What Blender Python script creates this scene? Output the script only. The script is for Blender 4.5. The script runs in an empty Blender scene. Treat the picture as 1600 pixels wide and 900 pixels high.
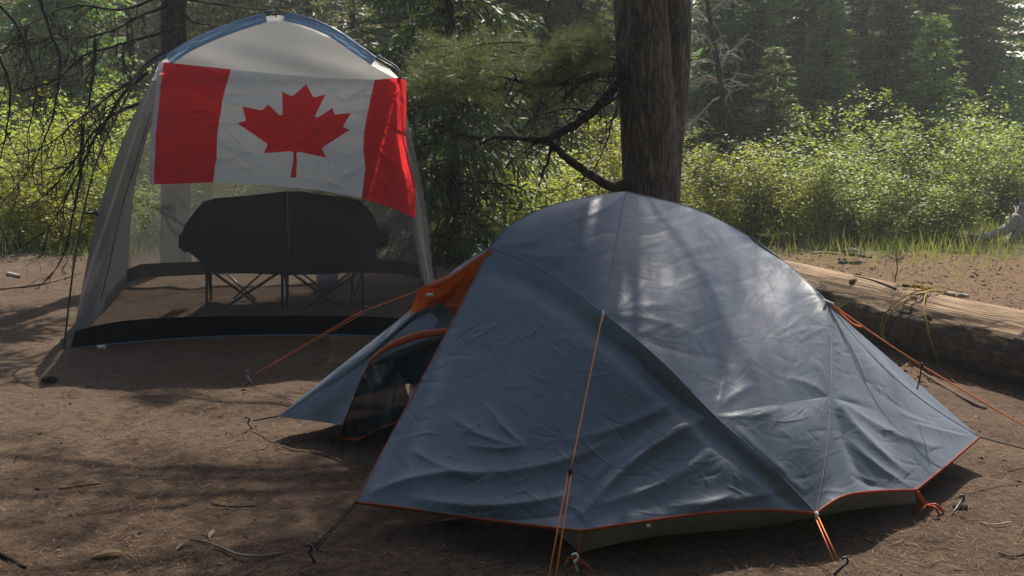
import bpy, math, random
import numpy as np
from mathutils import Vector, Matrix, noise as mnoise
from mathutils.geometry import delaunay_2d_cdt

random.seed(7)
rng = np.random.default_rng(11)
scene = bpy.context.scene
COL = scene.collection

# ------------------------------------------------------------------ camera model
H = 1.45
F = 1555.0
TH = math.atan((450 - 183) / F)
cT, sT = math.cos(TH), math.sin(TH)

def ray(px, py):
    x = (px - 800) / F
    u = (450 - py) / F
    return np.array([x, cT + u * sT, -sT + u * cT])

def P(px, py, Y):
    """world point seen at a photo position, at ground distance Y"""
    d = ray(px, py)
    t = Y / d[1]
    return np.array([0, 0, H]) + d * t

def PZ(px, py, z=0.0):
    d = ray(px, py)
    t = (z - H) / d[2]
    return np.array([0, 0, H]) + d * t

def proj(p):
    p = np.asarray(p, float)
    rz = p[..., 2] - H
    D = p[..., 1] * cT - rz * sT
    U = p[..., 1] * sT + rz * cT
    return 800 + F * p[..., 0] / D, 450 - F * U / D

def gh(x, y):
    """ground height"""
    x = np.asarray(x, float); y = np.asarray(y, float)
    far = np.clip((y - 9.0) / 6.0, 0, 1)
    return (0.010 * np.sin(1.7 * x + .3) * np.sin(1.3 * y + 1) + 0.006 * np.sin(4.1 * x + 2) * np.sin(3.7 * y)
            + 0.004 * np.sin(9.3 * x + 1.1 * y) * np.sin(8.1 * y - 2.0 * x)
            + far * (0.05 * np.sin(.9 * x + 1) * np.sin(.7 * y)))

# ------------------------------------------------------------------ object helpers
def tag(o, label=None, cat=None, group=None, kind=None):
    if label: o['label'] = label
    if cat: o['category'] = cat
    if group: o['group'] = group
    if kind: o['kind'] = kind
    return o

def empty(name, loc=(0, 0, 0), label=None, cat=None, group=None, rz=0):
    o = bpy.data.objects.new(name, None)
    COL.objects.link(o)
    o.empty_display_size = .1
    o.location = loc
    o.rotation_euler = (0, 0, rz)
    return tag(o, label, cat, group)

def obj(name, V, Fc, mat, parent=None, smooth=True, fm=None, label=None):
    """one mesh object; V are WORLD coordinates unless the parent is placed later"""
    me = bpy.data.meshes.new(name)
    V = np.asarray(V, float)
    if parent is not None:
        q_ = parent
        while q_ is not None:
            V = V - np.array(q_.location); q_ = q_.parent
    me.from_pydata(V.tolist(), [], Fc.tolist() if isinstance(Fc, np.ndarray) else Fc)
    for m in (mat if isinstance(mat, (list, tuple)) else [mat]):
        me.materials.append(m)
    if fm is not None:
        me.polygons.foreach_set('material_index', np.asarray(fm, np.int32))
    if smooth:
        me.polygons.foreach_set('use_smooth', np.ones(len(me.polygons), bool))
    me.update()
    o = bpy.data.objects.new(name, me)
    COL.objects.link(o)
    if parent is not None:
        o.parent = parent
    if label: o['label'] = label
    return o

def copy_tree(o, parent=None):
    c = o.copy()
    COL.objects.link(c)
    if parent is not None:
        c.parent = parent
    for ch in list(o.children):
        copy_tree(ch, c)
    return c

class MB:
    def __init__(s):
        s.v = []; s.f = []; s.n = 0; s.m = []
    def add(s, V, Fc, mi=0):
        V = np.asarray(V, float)
        s.v.append(V)
        for f in Fc:
            s.f.append([int(i) + s.n for i in f]); s.m.append(mi)
        s.n += len(V)
    def tube(s, pts, rad, seg=6, cap=True, flat=1.0, mi=0):
        pts = np.asarray(pts, float)
        n = len(pts)
        rad = np.full(n, rad) if np.isscalar(rad) else np.asarray(rad, float)
        if len(rad) != n:
            rad = np.interp(np.linspace(0, 1, n), np.linspace(0, 1, len(rad)), rad)
        T = np.gradient(pts, axis=0)
        T /= np.linalg.norm(T, axis=1)[:, None] + 1e-9
        up = np.array([0, 0, 1.0]) if abs(T[0][2]) < .8 else np.array([0, 1.0, 0])
        N = np.cross(up, T[0]); N /= np.linalg.norm(N) + 1e-9
        Vs = []
        for i in range(n):
            N = N - T[i] * N.dot(T[i])
            N /= np.linalg.norm(N) + 1e-9
            B = np.cross(T[i], N)
            a = np.arange(seg) * 2 * math.pi / seg
            Vs.append(pts[i] + rad[i] * (np.cos(a)[:, None] * N * flat + np.sin(a)[:, None] * B))
        V = np.concatenate(Vs)
        Fc = []
        for i in range(n - 1):
            for j in range(seg):
                k = (j + 1) % seg
                Fc.append((i * seg + j, i * seg + k, (i + 1) * seg + k, (i + 1) * seg + j))
        if cap:
            Fc.append(tuple(range(seg))[::-1])
            Fc.append(tuple((n - 1) * seg + j for j in range(seg)))
        s.add(V, Fc, mi)
    def box(s, c, size, rz=0, mi=0):
        c = np.asarray(c, float); sx, sy, sz = np.asarray(size, float) / 2
        V = np.array([(x, y, z) for z in (-sz, sz) for y in (-sy, sy) for x in (-sx, sx)])
        R = np.array([[math.cos(rz), -math.sin(rz), 0], [math.sin(rz), math.cos(rz), 0], [0, 0, 1]])
        s.add(V @ R.T + c, [(0, 2, 3, 1), (4, 5, 7, 6), (0, 1, 5, 4), (2, 6, 7, 3), (0, 4, 6, 2), (1, 3, 7, 5)], mi)
    def blades(s, p, d, nrm, l, w, mi=0, fold=0.0):
        """diamond leaves: p base, d direction, nrm normal"""
        side = np.cross(d, nrm); side /= np.linalg.norm(side, axis=1)[:, None] + 1e-9
        l = l[:, None]; w = w[:, None]
        nn = np.cross(side, d)
        mid = p + d * l * .45
        V = np.stack([p, mid + side * w * .5 + nn * fold * w, p + d * l, mid - side * w * .5 + nn * fold * w], 1).reshape(-1, 3)
        k = len(p)
        idx = np.arange(k * 4).reshape(k, 4) + s.n
        s.v.append(V); s.f.extend(idx.tolist()); s.m.extend([mi] * k); s.n += k * 4
    def build(s, name, mat, parent=None, smooth=True, label=None):
        return obj(name, np.concatenate(s.v), s.f, mat, parent, smooth, s.m if isinstance(mat, (list, tuple)) else None, label)

def cr(pts, n=40):
    """Catmull-Rom through pts, n samples, chord-length parameter"""
    pts = np.asarray(pts, float)
    if len(pts) == 2:
        t = np.linspace(0, 1, n)[:, None]
        return pts[0] * (1 - t) + pts[1] * t
    q = np.vstack([2 * pts[0] - pts[1], pts, 2 * pts[-1] - pts[-2]])
    L = np.concatenate([[0], np.cumsum(np.linalg.norm(np.diff(pts, axis=0), axis=1))])
    t = np.linspace(0, L[-1], n)
    out = []
    for x in t:
        i = min(np.searchsorted(L, x, side='right') - 1, len(pts) - 2)
        u = (x - L[i]) / (L[i + 1] - L[i] + 1e-12)
        a, b, c, d = q[i], q[i + 1], q[i + 2], q[i + 3]
        out.append(.5 * (2 * b + (c - a) * u + (2 * a - 5 * b + 4 * c - d) * u * u + (3 * b - a - 3 * c + d) * u ** 3))
    return np.array(out)

def inpoly(pts, poly):
    x, y = pts[:, 0], pts[:, 1]
    poly = np.asarray(poly)
    r = np.zeros(len(pts), bool)
    j = len(poly) - 1
    for i in range(len(poly)):
        xi, yi = poly[i]; xj, yj = poly[j]
        c = ((yi > y) != (yj > y)) & (x < (xj - xi) * (y - yi) / (yj - yi + 1e-12) + xi)
        r ^= c
        j = i
    return r

def sheet2d(poly, step, extra=()):
    """triangulate a 2-D polygon (plus extra constraint loops) with interior grid points; returns pts, tris"""
    poly = np.asarray(poly, float)
    def dens(loop, closed=True):
        o = []
        n = len(loop)
        for i in range(n if closed else n - 1):
            a, b = loop[i], loop[(i + 1) % n]
            k = max(1, int(np.linalg.norm(np.asarray(b) - a) / step))
            for t in range(k):
                o.append(np.asarray(a) * (1 - t / k) + np.asarray(b) * t / k)
        if not closed: o.append(np.asarray(loop[-1]))
        return np.array(o)
    V = []; E = []
    for L, closed in [(poly, True)] + list(extra):
        d = dens(np.asarray(L, float), closed)
        b = len(V)
        V.extend(d.tolist())
        n = len(d)
        E.extend([(b + i, b + (i + 1) % n) for i in range(n if closed else n - 1)])
    mn, mx = poly.min(0), poly.max(0)
    gx, gy = np.meshgrid(np.arange(mn[0] + step / 2, mx[0], step), np.arange(mn[1] + step / 2, mx[1], step))
    gx = gx + (np.arange(gx.shape[0]) % 2)[:, None] * step * .5
    g = np.stack([gx.ravel(), gy.ravel()], 1)
    g = g[inpoly(g, poly)]
    V.extend(g.tolist())
    r = delaunay_2d_cdt([Vector(v) for v in V], E, [], 0, 1e-6)
    v = np.array([(p.x, p.y) for p in r[0]])
    f = np.array([list(t) for t in r[2] if len(t) == 3])
    c = v[f].mean(1)
    return v, f[inpoly(c, poly)]

# ------------------------------------------------------------------ materials
class NT:
    def __init__(s, name):
        m = bpy.data.materials.new(name); m.use_nodes = True
        s.m = m; s.t = m.node_tree; s.t.nodes.clear()
        s.out = s.n('ShaderNodeOutputMaterial')
    def n(s, typ, **k):
        nd = s.t.nodes.new(typ)
        for a, b in k.items():
            if a in nd.inputs: nd.inputs[a].default_value = b
            else: setattr(nd, a, b)
        return nd
    def l(s, a, b): s.t.links.new(a, b)
    def coord(s, kind='Object', scale=(1, 1, 1)):
        tc = s.n('ShaderNodeTexCoord'); mp = s.n('ShaderNodeMapping')
        s.l(tc.outputs[kind], mp.inputs[0]); mp.inputs['Scale'].default_value = scale
        return mp.outputs[0]
    def noise(s, vec, scale, detail=5, rough=.6, dist=0.0):
        nd = s.n('ShaderNodeTexNoise')
        nd.inputs['Scale'].default_value = scale; nd.inputs['Detail'].default_value = detail
        nd.inputs['Roughness'].default_value = rough; nd.inputs['Distortion'].default_value = dist
        s.l(vec, nd.inputs['Vector']); return nd.outputs['Fac']
    def ramp(s, fac, stops):
        r = s.n('ShaderNodeValToRGB'); e = r.color_ramp.elements
        while len(e) < len(stops): e.new(.5)
        for i, (p, c) in enumerate(stops):
            e[i].position = p; e[i].color = (*c, 1) if len(c) == 3 else c
        s.l(fac, r.inputs[0]); return r.outputs[0]
    def mix(s, fac, a, b, typ='MIX'):
        x = s.n('ShaderNodeMix', data_type='RGBA', blend_type=typ)
        for sock, v in ((x.inputs[0], fac), (x.inputs[6], a), (x.inputs[7], b)):
            if hasattr(v, 'node'): s.l(v, sock)
            else: sock.default_value = v if not isinstance(v, tuple) else ((*v, 1) if len(v) == 3 else v)
        return x.outputs[2]
    def math(s, op, a, b=0.0):
        x = s.n('ShaderNodeMath', operation=op)
        for sock, v in ((x.inputs[0], a), (x.inputs[1], b)):
            if hasattr(v, 'node'): s.l(v, sock)
            else: sock.default_value = v
        return x.outputs[0]
    def bump(s, h, strength=.5, dist=.01, prev=None):
        b = s.n('ShaderNodeBump'); b.inputs['Strength'].default_value = strength; b.inputs['Distance'].default_value = dist
        s.l(h, b.inputs['Height'])
        if prev is not None: s.l(prev, b.inputs['Normal'])
        return b.outputs[0]
    def pbr(s, col, rough=.8, normal=None, spec=.3, metal=0.0):
        b = s.n('ShaderNodeBsdfPrincipled')
        if hasattr(col, 'node'): s.l(col, b.inputs['Base Color'])
        else: b.inputs['Base Color'].default_value = (*col, 1)
        if hasattr(rough, 'node'): s.l(rough, b.inputs['Roughness'])
        else: b.inputs['Roughness'].default_value = rough
        b.inputs['Specular IOR Level'].default_value = spec; b.inputs['Metallic'].default_value = metal
        if normal is not None: s.l(normal, b.inputs['Normal'])
        return b.outputs[0]
    def mixsh(s, fac, a, b):
        x = s.n('ShaderNodeMixShader')
        if hasattr(fac, 'node'): s.l(fac, x.inputs[0])
        else: x.inputs[0].default_value = fac
        s.l(a, x.inputs[1]); s.l(b, x.inputs[2]); return x.outputs[0]
    def end(s, sh):
        s.l(sh, s.out.inputs['Surface']); return s.m

def mat_plain(name, col, rough=.6, spec=.3, var=.15, scale=30, metal=0.0, bumpd=.001):
    n = NT(name); c = n.coord()
    f = n.noise(c, scale, 4)
    a = tuple(x * (1 - var) for x in col); b = tuple(min(1, x * (1 + var)) for x in col)
    return n.end(n.pbr(n.ramp(f, [(.3, a), (.7, b)]), rough, n.bump(f, .4, bumpd), spec, metal))

def mat_leaf(name, cols, trans=.4, rough=.55, tcol=None, fine=22.0, spec=.25, vary=.5):
    """leaf with per-leaf and per-plant colour, letting light through"""
    n = NT(name); c = n.coord('Object')
    f = n.noise(c, fine, 2, .5)
    f2 = n.noise(c, 1.7, 2, .5)
    oi = n.n('ShaderNodeObjectInfo')
    fac = n.math('ADD', n.math('MULTIPLY', f, .6), n.math('MULTIPLY', f2, .4))
    col = n.ramp(fac, [(.3, cols[0]), (.5, cols[1]), (.7, cols[2])])
    hs = n.n('ShaderNodeHueSaturation')
    n.l(col, hs.inputs['Color'])
    n.l(n.math('ADD', n.math('MULTIPLY', oi.outputs['Random'], vary), 1 - vary / 2), hs.inputs['Value'])
    n.l(n.math('ADD', n.math('MULTIPLY', oi.outputs['Random'], .045), .478), hs.inputs['Hue'])
    col = hs.outputs[0]
    col = n.mix(1.0, col, (1.75, 1.75, 1.75), 'MULTIPLY')      # half of the light is reflected, half let through
    p = n.pbr(col, rough, None, spec)
    t = n.n('ShaderNodeBsdfTranslucent')
    n.l(n.mix(1.0, col, tcol or (1.25, 1.2, .7), 'MULTIPLY'), t.inputs[0])
    return n.end(n.mixsh(trans, p, t.outputs[0]))

def mat_bark(name, c0, c1, vs=(14, 14, 2.2), bs=.03):
    n = NT(name); c = n.coord('Object', vs)
    f1 = n.noise(c, 1.5, 3, .6, .9); r1 = n.math('MULTIPLY', n.math('ABSOLUTE', n.math('SUBTRACT', f1, .5)), 5.0)
    f = n.noise(c, 4.5, 7, .7, .6)
    pl = n.noise(n.coord('Object', (vs[0] * .8, vs[1] * .8, vs[2] * 5)), 1.6, 5, .65, .5)
    h = n.math('ADD', n.math('MULTIPLY', n.math('MINIMUM', r1, 1.0), .45), n.math('ADD', n.math('MULTIPLY', f, .4), n.math('MULTIPLY', pl, .3)))
    col = n.ramp(h, [(.38, c0), (.62, tuple((x + y) / 2 for x, y in zip(c0, c1))), (.90, c1)])
    return n.end(n.pbr(col, .9, n.bump(h, .9, bs), .15))

def mat_fabric(name, col, trans=.15, tcol=None, rough=.5, spec=.4, alpha=1.0, crinkle=.0, weave=True, var=.08, sheen=0.0):
    n = NT(name); c = n.coord('Object')
    f = n.noise(c, 6, 5, .6)
    a = tuple(x * (1 - var) for x in col); b = tuple(min(1, x * (1 + var)) for x in col)
    cc = n.ramp(f, [(.3, a), (.7, b)])
    nm = None
    if crinkle:
        f1 = n.noise(c, 9, 5, .55, 1.2)
        rid = n.math('ABSOLUTE', n.math('SUBTRACT', n.noise(n.coord('Object', (1, 1, 1.6)), 5.5, 3, .55, .8), .5))
        nm = n.bump(rid, .55 * crinkle, .012)
        nm = n.bump(f1, .35 * crinkle, .006, nm)
        f3 = n.noise(c, 60, 3, .6)
        nm = n.bump(f3, .15 * crinkle, .0012, nm)
    p = n.pbr(cc, rough, nm, spec)
    if sheen:
        p.node.inputs['Sheen Weight'].default_value = sheen
        p.node.inputs['Sheen Roughness'].default_value = .4
    if trans:
        t = n.n('ShaderNodeBsdfTranslucent'); t.inputs[0].default_value = (*(tcol or col), 1)
        if nm is not None: n.l(nm, t.inputs['Normal'])
        p = n.mixsh(trans, p, t.outputs[0])
    if alpha < 1:
        tr = n.n('ShaderNodeBsdfTransparent')
        p = n.mixsh(alpha, tr.outputs[0], p)
    return n.end(p)

M = {}
M['fly'] = mat_fabric('slate blue nylon', (.076, .094, .120), .10, (.08, .11, .145), .48, .65, crinkle=.75, sheen=.25)
M['orange'] = mat_fabric('orange nylon', (.38, .066, .016), .25, (.52, .10, .022), .5, .4, crinkle=.8)
M['cord_orange'] = mat_plain('orange cord', (.62, .16, .04), .6, .3, .2, 120)
M['cord_black'] = mat_plain('black cord', (.015, .014, .014), .7, .3)
M['cord_yellow'] = mat_plain('yellow rope', (.34, .26, .035), .8, .2, .3, 90)
M['tub'] = mat_fabric('grey floor fabric', (.30, .305, .32), .05, None, .5, .4, crinkle=.5)
M['inner'] = mat_fabric('dark inner tent mesh', (.03, .034, .04), .3, (.06, .07, .09), .7, .2, alpha=.8)
M['inner_blue'] = mat_fabric('blue grey painted wall light', (.11, .16, .24), .55, (.16, .24, .36), .6, .3)  # bluish light through the tent wall, put into the colour
M['white_plastic'] = mat_plain('white plastic', (.62, .60, .58), .5, .4)
M['tag_white'] = mat_plain('white tag', (.6, .58, .56), .7, .2)
M['peg_dark'] = mat_plain('dark metal', (.03, .03, .032), .45, .5)
M['peg_blue'] = mat_plain('blue grey metal', (.20, .24, .34), .4, .5)
M['mesh'] = mat_fabric('grey screen mesh', (.135, .128, .123), .4, (.16, .152, .147), .9, .05, alpha=.44)
M['mesh_side'] = mat_fabric('grey side screen', (.19, .186, .186), .42, (.235, .23, .23), .9, .05, alpha=.93)
M['mesh_rear'] = mat_fabric('grey rear screen painted backlit', (.15, .148, .146), .45, (.19, .187, .183), .9, .05, alpha=.46)  # paler than the front mesh: sun from behind put into its colour
M['canopy'] = mat_fabric('grey beige canopy fabric', (.52, .51, .495), .62, (.75, .735, .715), .6, .3, crinkle=.5)
M['trim_blue'] = mat_fabric('blue sleeve', (.16, .26, .42), .3, (.20, .33, .5), .5, .35, crinkle=.3)
M['hem_blue'] = mat_fabric('dark blue binding', (.10, .14, .20), .1, None, .6, .3)
M['skirt'] = mat_fabric('black skirt', (.010, .009, .009), .02, None, .85, .08, crinkle=.5)
M['skirt_rear'] = mat_fabric('black rear skirt painted lit', (.045, .042, .040), .05, None, .6, .3, crinkle=.3)  # lighter than the front skirt: the light on it is in the colour
M['pole'] = mat_plain('black pole', (.012, .012, .013), .35, .5)
M['pole_grey'] = mat_plain('grey steel', (.16, .16, .165), .35, .5)
M['seat_black'] = mat_fabric('black chair cloth', (.006, .005, .005), .0, None, .8, .15, crinkle=.4)
M['red'] = mat_fabric('red flag cloth', (.62, .022, .026), .55, (.98, .05, .055), .5, .4, crinkle=1.1, var=.05)
M['white'] = mat_fabric('white flag cloth', (.82, .80, .80), .54, (.94, .92, .90), .5, .4, crinkle=1.1, var=.03)
M['hoist'] = mat_fabric('pale pink flag heading', (.62, .50, .54), .3, (.6, .45, .5), .6, .2, crinkle=.2)
M['bark_pine'] = mat_bark('brown grey pine bark', (.058, .044, .034), (.27, .200, .152), (18, 18, 2.6), .025)
M['bark_dark'] = mat_bark('dark spruce bark', (.024, .019, .016), (.12, .092, .074), (22, 22, 5), .012)
M['bark_pale'] = mat_bark('pale dead wood', (.26, .22, .19), (.60, .55, .49), (25, 25, 4), .01)
M['twig'] = mat_plain('dark dead twig', (.028, .022, .018), .9, .1, .4, 40)
M['twig_brown'] = mat_plain('brown stick', (.11, .075, .055), .9, .1, .4, 40)
M['twig_mid'] = mat_plain('weathered stick', (.19, .15, .115), .85, .15, .35, 40)
M['twig_pale'] = mat_plain('pale stick', (.30, .25, .20), .85, .15, .35, 40)
M['stem'] = mat_plain('shrub stem', (.085, .065, .05), .85, .15, .3, 30)
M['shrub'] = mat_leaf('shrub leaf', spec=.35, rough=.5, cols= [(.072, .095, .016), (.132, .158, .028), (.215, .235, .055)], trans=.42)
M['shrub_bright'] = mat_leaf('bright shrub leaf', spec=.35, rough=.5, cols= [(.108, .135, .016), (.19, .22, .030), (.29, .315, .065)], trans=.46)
M['grass'] = mat_leaf('grass blade', [(.075, .095, .022), (.13, .15, .04), (.24, .20, .085)], .4, fine=3)
M['spruce'] = mat_leaf('spruce needles', [(.034, .058, .018), (.066, .102, .028), (.120, .162, .048)], .42, vary=1.0, fine=9)
M['spruce_light'] = mat_leaf('young spruce needles', [(.045, .072, .028), (.075, .11, .040), (.12, .155, .06)], .38, vary=1.0, fine=9)
M['spruce_brown'] = mat_leaf('brown conifer needles', [(.050, .048, .028), (.080, .076, .042), (.12, .115, .06)], .32, vary=1.0, fine=6)
M['spruce_dark'] = mat_leaf('shaggy spruce needles', [(.020, .032, .014), (.036, .052, .020), (.062, .080, .032)], .3, fine=9)
M['pine'] = mat_leaf('pine needles', [(.042, .052, .026), (.068, .078, .040), (.110, .118, .064)], .35, fine=5)
M['dry'] = mat_leaf('dry needles', [(.055, .040, .026), (.085, .060, .036), (.12, .085, .050)], .2, fine=8)
M['leaf_dry'] = mat_leaf('dry brown leaf', [(.085, .055, .035), (.12, .08, .05), (.16, .11, .07)], .15, fine=30)

# pine needle litter
n = NT('needle litter'); c = n.coord()
f = n.noise(c, 37, 3); f2 = n.noise(c, 1.1, 3)
M['litter'] = n.end(n.pbr(n.mix(n.math('MULTIPLY', f2, .6), n.ramp(f, [(.3, (.06, .036, .022)), (.52, (.145, .088, .052)), (.72, (.30, .21, .14))]), (.13, .06, .035)), .85, None, .15))

# ground
n = NT('forest floor'); c = n.coord('Object')
big = n.noise(c, .55, 5, .6, .3); mid = n.noise(c, 3.0, 6, .65, .5); fine = n.noise(c, 22, 8, .75)
ndl = n.noise(n.coord('Object', (70, 16, 1)), 1.0, 5, .7, 2.5)
ndl2 = n.noise(n.coord('Object', (14, 60, 1)), 1.0, 5, .7, 3.0)
grain = n.noise(c, 140, 5, .7)
soil = n.ramp(n.math('ADD', n.math('MULTIPLY', big, .5), n.math('MULTIPLY', mid, .5)),
              [(.36, (.044, .027, .0165)), (.50, (.070, .044, .027)), (.64, (.100, .066, .042))])
fl = n.math('ADD', n.math('MULTIPLY', ndl, .5), n.math('MULTIPLY', ndl2, .5))
soil = n.mix(n.ramp(fl, [(.44, (0, 0, 0)), (.64, (.75, .75, .75))]), soil, (.165, .105, .064))
soil = n.mix(n.ramp(fine, [(.36, (.75, .75, .75)), (.52, (0, 0, 0))]), soil, (.028, .019, .014))
soil = n.mix(n.ramp(grain, [(.58, (0, 0, 0)), (.72, (.6, .6, .6))]), soil, (.21, .155, .110))
# red brown needle carpet beyond the log, green brown further out
sx = n.n('ShaderNodeSeparateXYZ'); n.l(c, sx.inputs[0])
def smooth(v, lo, hi):
    mr = n.n('ShaderNodeMapRange', interpolation_type='SMOOTHSTEP')
    mr.inputs['From Min'].default_value = lo; mr.inputs['From Max'].default_value = hi
    n.l(v, mr.inputs['Value']); return mr.outputs[0]
wob = n.math('MULTIPLY', n.math('SUBTRACT', mid, .5), 1.6)
redm = n.math('MULTIPLY', smooth(n.math('ADD', sx.outputs[0], wob), 1.6, 2.4), smooth(n.math('ADD', sx.outputs[1], wob), 5.2, 6.6))
soil = n.mix(n.math('MULTIPLY', redm, .75), soil, n.ramp(fine, [(.35, (.080, .042, .023)), (.62, (.195, .112, .062))]))
grn = smooth(n.math('ADD', sx.outputs[1], wob), 10.0, 11.5)
soil = n.mix(n.math('MULTIPLY', grn, .8), soil, n.ramp(fine, [(.35, (.045, .05, .02)), (.65, (.11, .11, .045))]))
hh = n.math('ADD', n.math('MULTIPLY', fine, .5), n.math('ADD', n.math('MULTIPLY', fl, .6), n.math('MULTIPLY', mid, .8)))
nm = n.bump(hh, .9, .022); nm = n.bump(grain, .7, .005, nm)
M['ground'] = n.end(n.pbr(soil, .92, nm, .15))

# fallen log: pale barkless wood on top, rough dark bark low on its near side
n = NT('weathered log'); c0_ = n.coord('Object')
c0_.node.inputs['Rotation'].default_value = (0, 0, math.radians(-23.6))
def lsc(sc):
    mp = n.n('ShaderNodeMapping'); n.l(c0_, mp.inputs[0]); mp.inputs['Scale'].default_value = sc; return mp.outputs[0]
c = c0_
cs = lsc((18, 1.1, 18))
st = n.noise(cs, 1.6, 7, .7, .6); bl = n.noise(c, 3.2, 4, .6, .3); fi = n.noise(lsc((26, 12, 26)), 1.5, 6, .7)
wood = n.ramp(n.math('ADD', n.math('MULTIPLY', st, .7), n.math('MULTIPLY', bl, .3)), [(.36, (.09, .055, .032)), (.5, (.225, .145, .085)), (.66, (.37, .255, .155))])
brk = n.ramp(fi, [(.35, (.035, .026, .02)), (.55, (.095, .070, .054)), (.72, (.20, .16, .13))])
at = n.n('ShaderNodeAttribute', attribute_name='bark')
k = n.math('ADD', at.outputs['Fac'], n.math('MULTIPLY', n.math('SUBTRACT', n.noise(c, 5, 5), .5), 1.5))
km = n.n('ShaderNodeMapRange'); km.inputs['From Min'].default_value = .45; km.inputs['From Max'].default_value = .51; n.l(k, km.inputs['Value'])
ck = n.n('ShaderNodeTexVoronoi', feature='DISTANCE_TO_EDGE'); ck.inputs['Scale'].default_value = 1.0
cw = n.mix(.12, lsc((9, .45, 9)), n.n('ShaderNodeTexNoise', Scale=5.0).outputs['Color']); n.l(cw, ck.inputs['Vector'])
crk = n.ramp(ck.outputs['Distance'], [(.0, (.25, .25, .25)), (.022, (1, 1, 1))])
wood = n.mix(crk, (.10, .068, .046), wood)
nm = n.bump(n.math('ADD', n.math('ADD', st, n.math('MULTIPLY', crk, .35)), n.math('MULTIPLY', km.outputs[0], n.math('MULTIPLY', fi, 1.8))), 1.0, .018)
M['log'] = n.end(n.pbr(n.mix(km.outputs[0], wood, brk), .85, nm, .2))

# ------------------------------------------------------------------ world, sun, camera
SUN_EL, SUN_AZ = math.radians(52), math.radians(12)
w = bpy.data.worlds.new('World'); scene.world = w; w.use_nodes = True
wt = w.node_tree
sky = wt.nodes.new('ShaderNodeTexSky'); sky.sky_type = 'NISHITA'; sky.sun_disc = False
sky.sun_elevation = SUN_EL; sky.sun_rotation = SUN_AZ; sky.dust_density = 2.0; sky.air_density = 1.0
bg = wt.nodes['Background']; bg.inputs['Strength'].default_value = .115
wt.links.new(sky.outputs[0], bg.inputs[0])
sl = bpy.data.lights.new('sun', 'SUN'); sl.energy = 5.0; sl.angle = math.radians(.53); sl.color = (1, .94, .84)
so = bpy.data.objects.new('sun', sl); COL.objects.link(so)
sd = Vector((math.sin(SUN_AZ) * math.cos(SUN_EL), math.cos(SUN_AZ) * math.cos(SUN_EL), math.sin(SUN_EL)))
so.rotation_euler = sd.to_track_quat('Z', 'Y').to_euler(); so.location = sd * 30
cd = bpy.data.cameras.new('camera'); cd.sensor_width = 36; cd.lens = F / 1600 * 36; cd.clip_end = 2000; cd.clip_start = .05
co = bpy.data.objects.new('camera', cd); COL.objects.link(co)
co.location = (0, 0, H); co.rotation_euler = (math.pi / 2 - TH, 0, 0)
scene.camera = co
vs = scene.view_settings
vs.view_transform = 'Standard'; vs.look = 'None'; vs.gamma = 1; vs.use_curve_mapping = False
vs.exposure = 0.80
scene.cycles.use_denoising = True
scene.cycles.max_bounces = 8; scene.cycles.transparent_max_bounces = 16
scene.cycles.volume_bounces = 0
scene.cycles.sample_clamp_indirect = 6

# ------------------------------------------------------------------ hazy air
mb = MB(); mb.box((0, 27, 7.0), (150, 76, 16.4))
n = NT('hazy air'); pv = n.n('ShaderNodeVolumePrincipled')
pv.inputs['Color'].default_value = (.86, .88, .86, 1); pv.inputs['Density'].default_value = .0023; pv.inputs['Anisotropy'].default_value = .45
n.l(pv.outputs[0], n.out.inputs['Volume'])
hz = mb.build('haze', n.m, smooth=False); tag(hz, 'thin sunlit haze hanging in the forest air', 'haze', kind='stuff')

# ------------------------------------------------------------------ ground
_rw = np.random.default_rng(99)
WAVES = [(2 * math.pi / wl * math.cos(an_), 2 * math.pi / wl * math.sin(an_), ph_, wl * .011) for wl, an_, ph_ in zip(np.geomspace(.07, .6, 34), _rw.random(34) * 6.28, _rw.random(34) * 6.28)]
def micro(x, y):
    h = 0
    for kx, ky, ph_, am in WAVES: h = h + am * np.sin(kx * x + ky * y + ph_ + 1.2 * np.sin(ky * .37 * x - kx * .41 * y))
    h = np.where(h > 0, h * .8, h)
    return h * np.exp(-(np.maximum(np.abs(x) - 4.5, 0) / .8) ** 2) * np.exp(-(np.maximum(np.abs(y - 5.5) - 4.0, 0) / .8) ** 2) * .34
def graded():
    a = np.concatenate([np.arange(-12, -5, .14), np.arange(-5, 5, .03), np.arange(5, 12.01, .14)])
    outer = 12 * np.power(1.22, np.arange(1, 20))
    return np.concatenate([-outer[::-1], a, outer])
gx = graded(); gy = graded() + 6
X, Y = np.meshgrid(gx, gy, indexing='ij')
V = np.stack([X, Y, gh(X, Y) + micro(X, Y)], -1).reshape(-1, 3)
nx, ny = len(gx), len(gy)
I = np.arange(nx * ny).reshape(nx, ny)
Fq = np.stack([I[:-1, :-1], I[1:, :-1], I[1:, 1:], I[:-1, 1:]], -1).reshape(-1, 4)
g = obj('ground', V, Fq, M['ground']); tag(g, 'brown forest floor of trodden soil and pine needles', 'ground', kind='structure')

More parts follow.
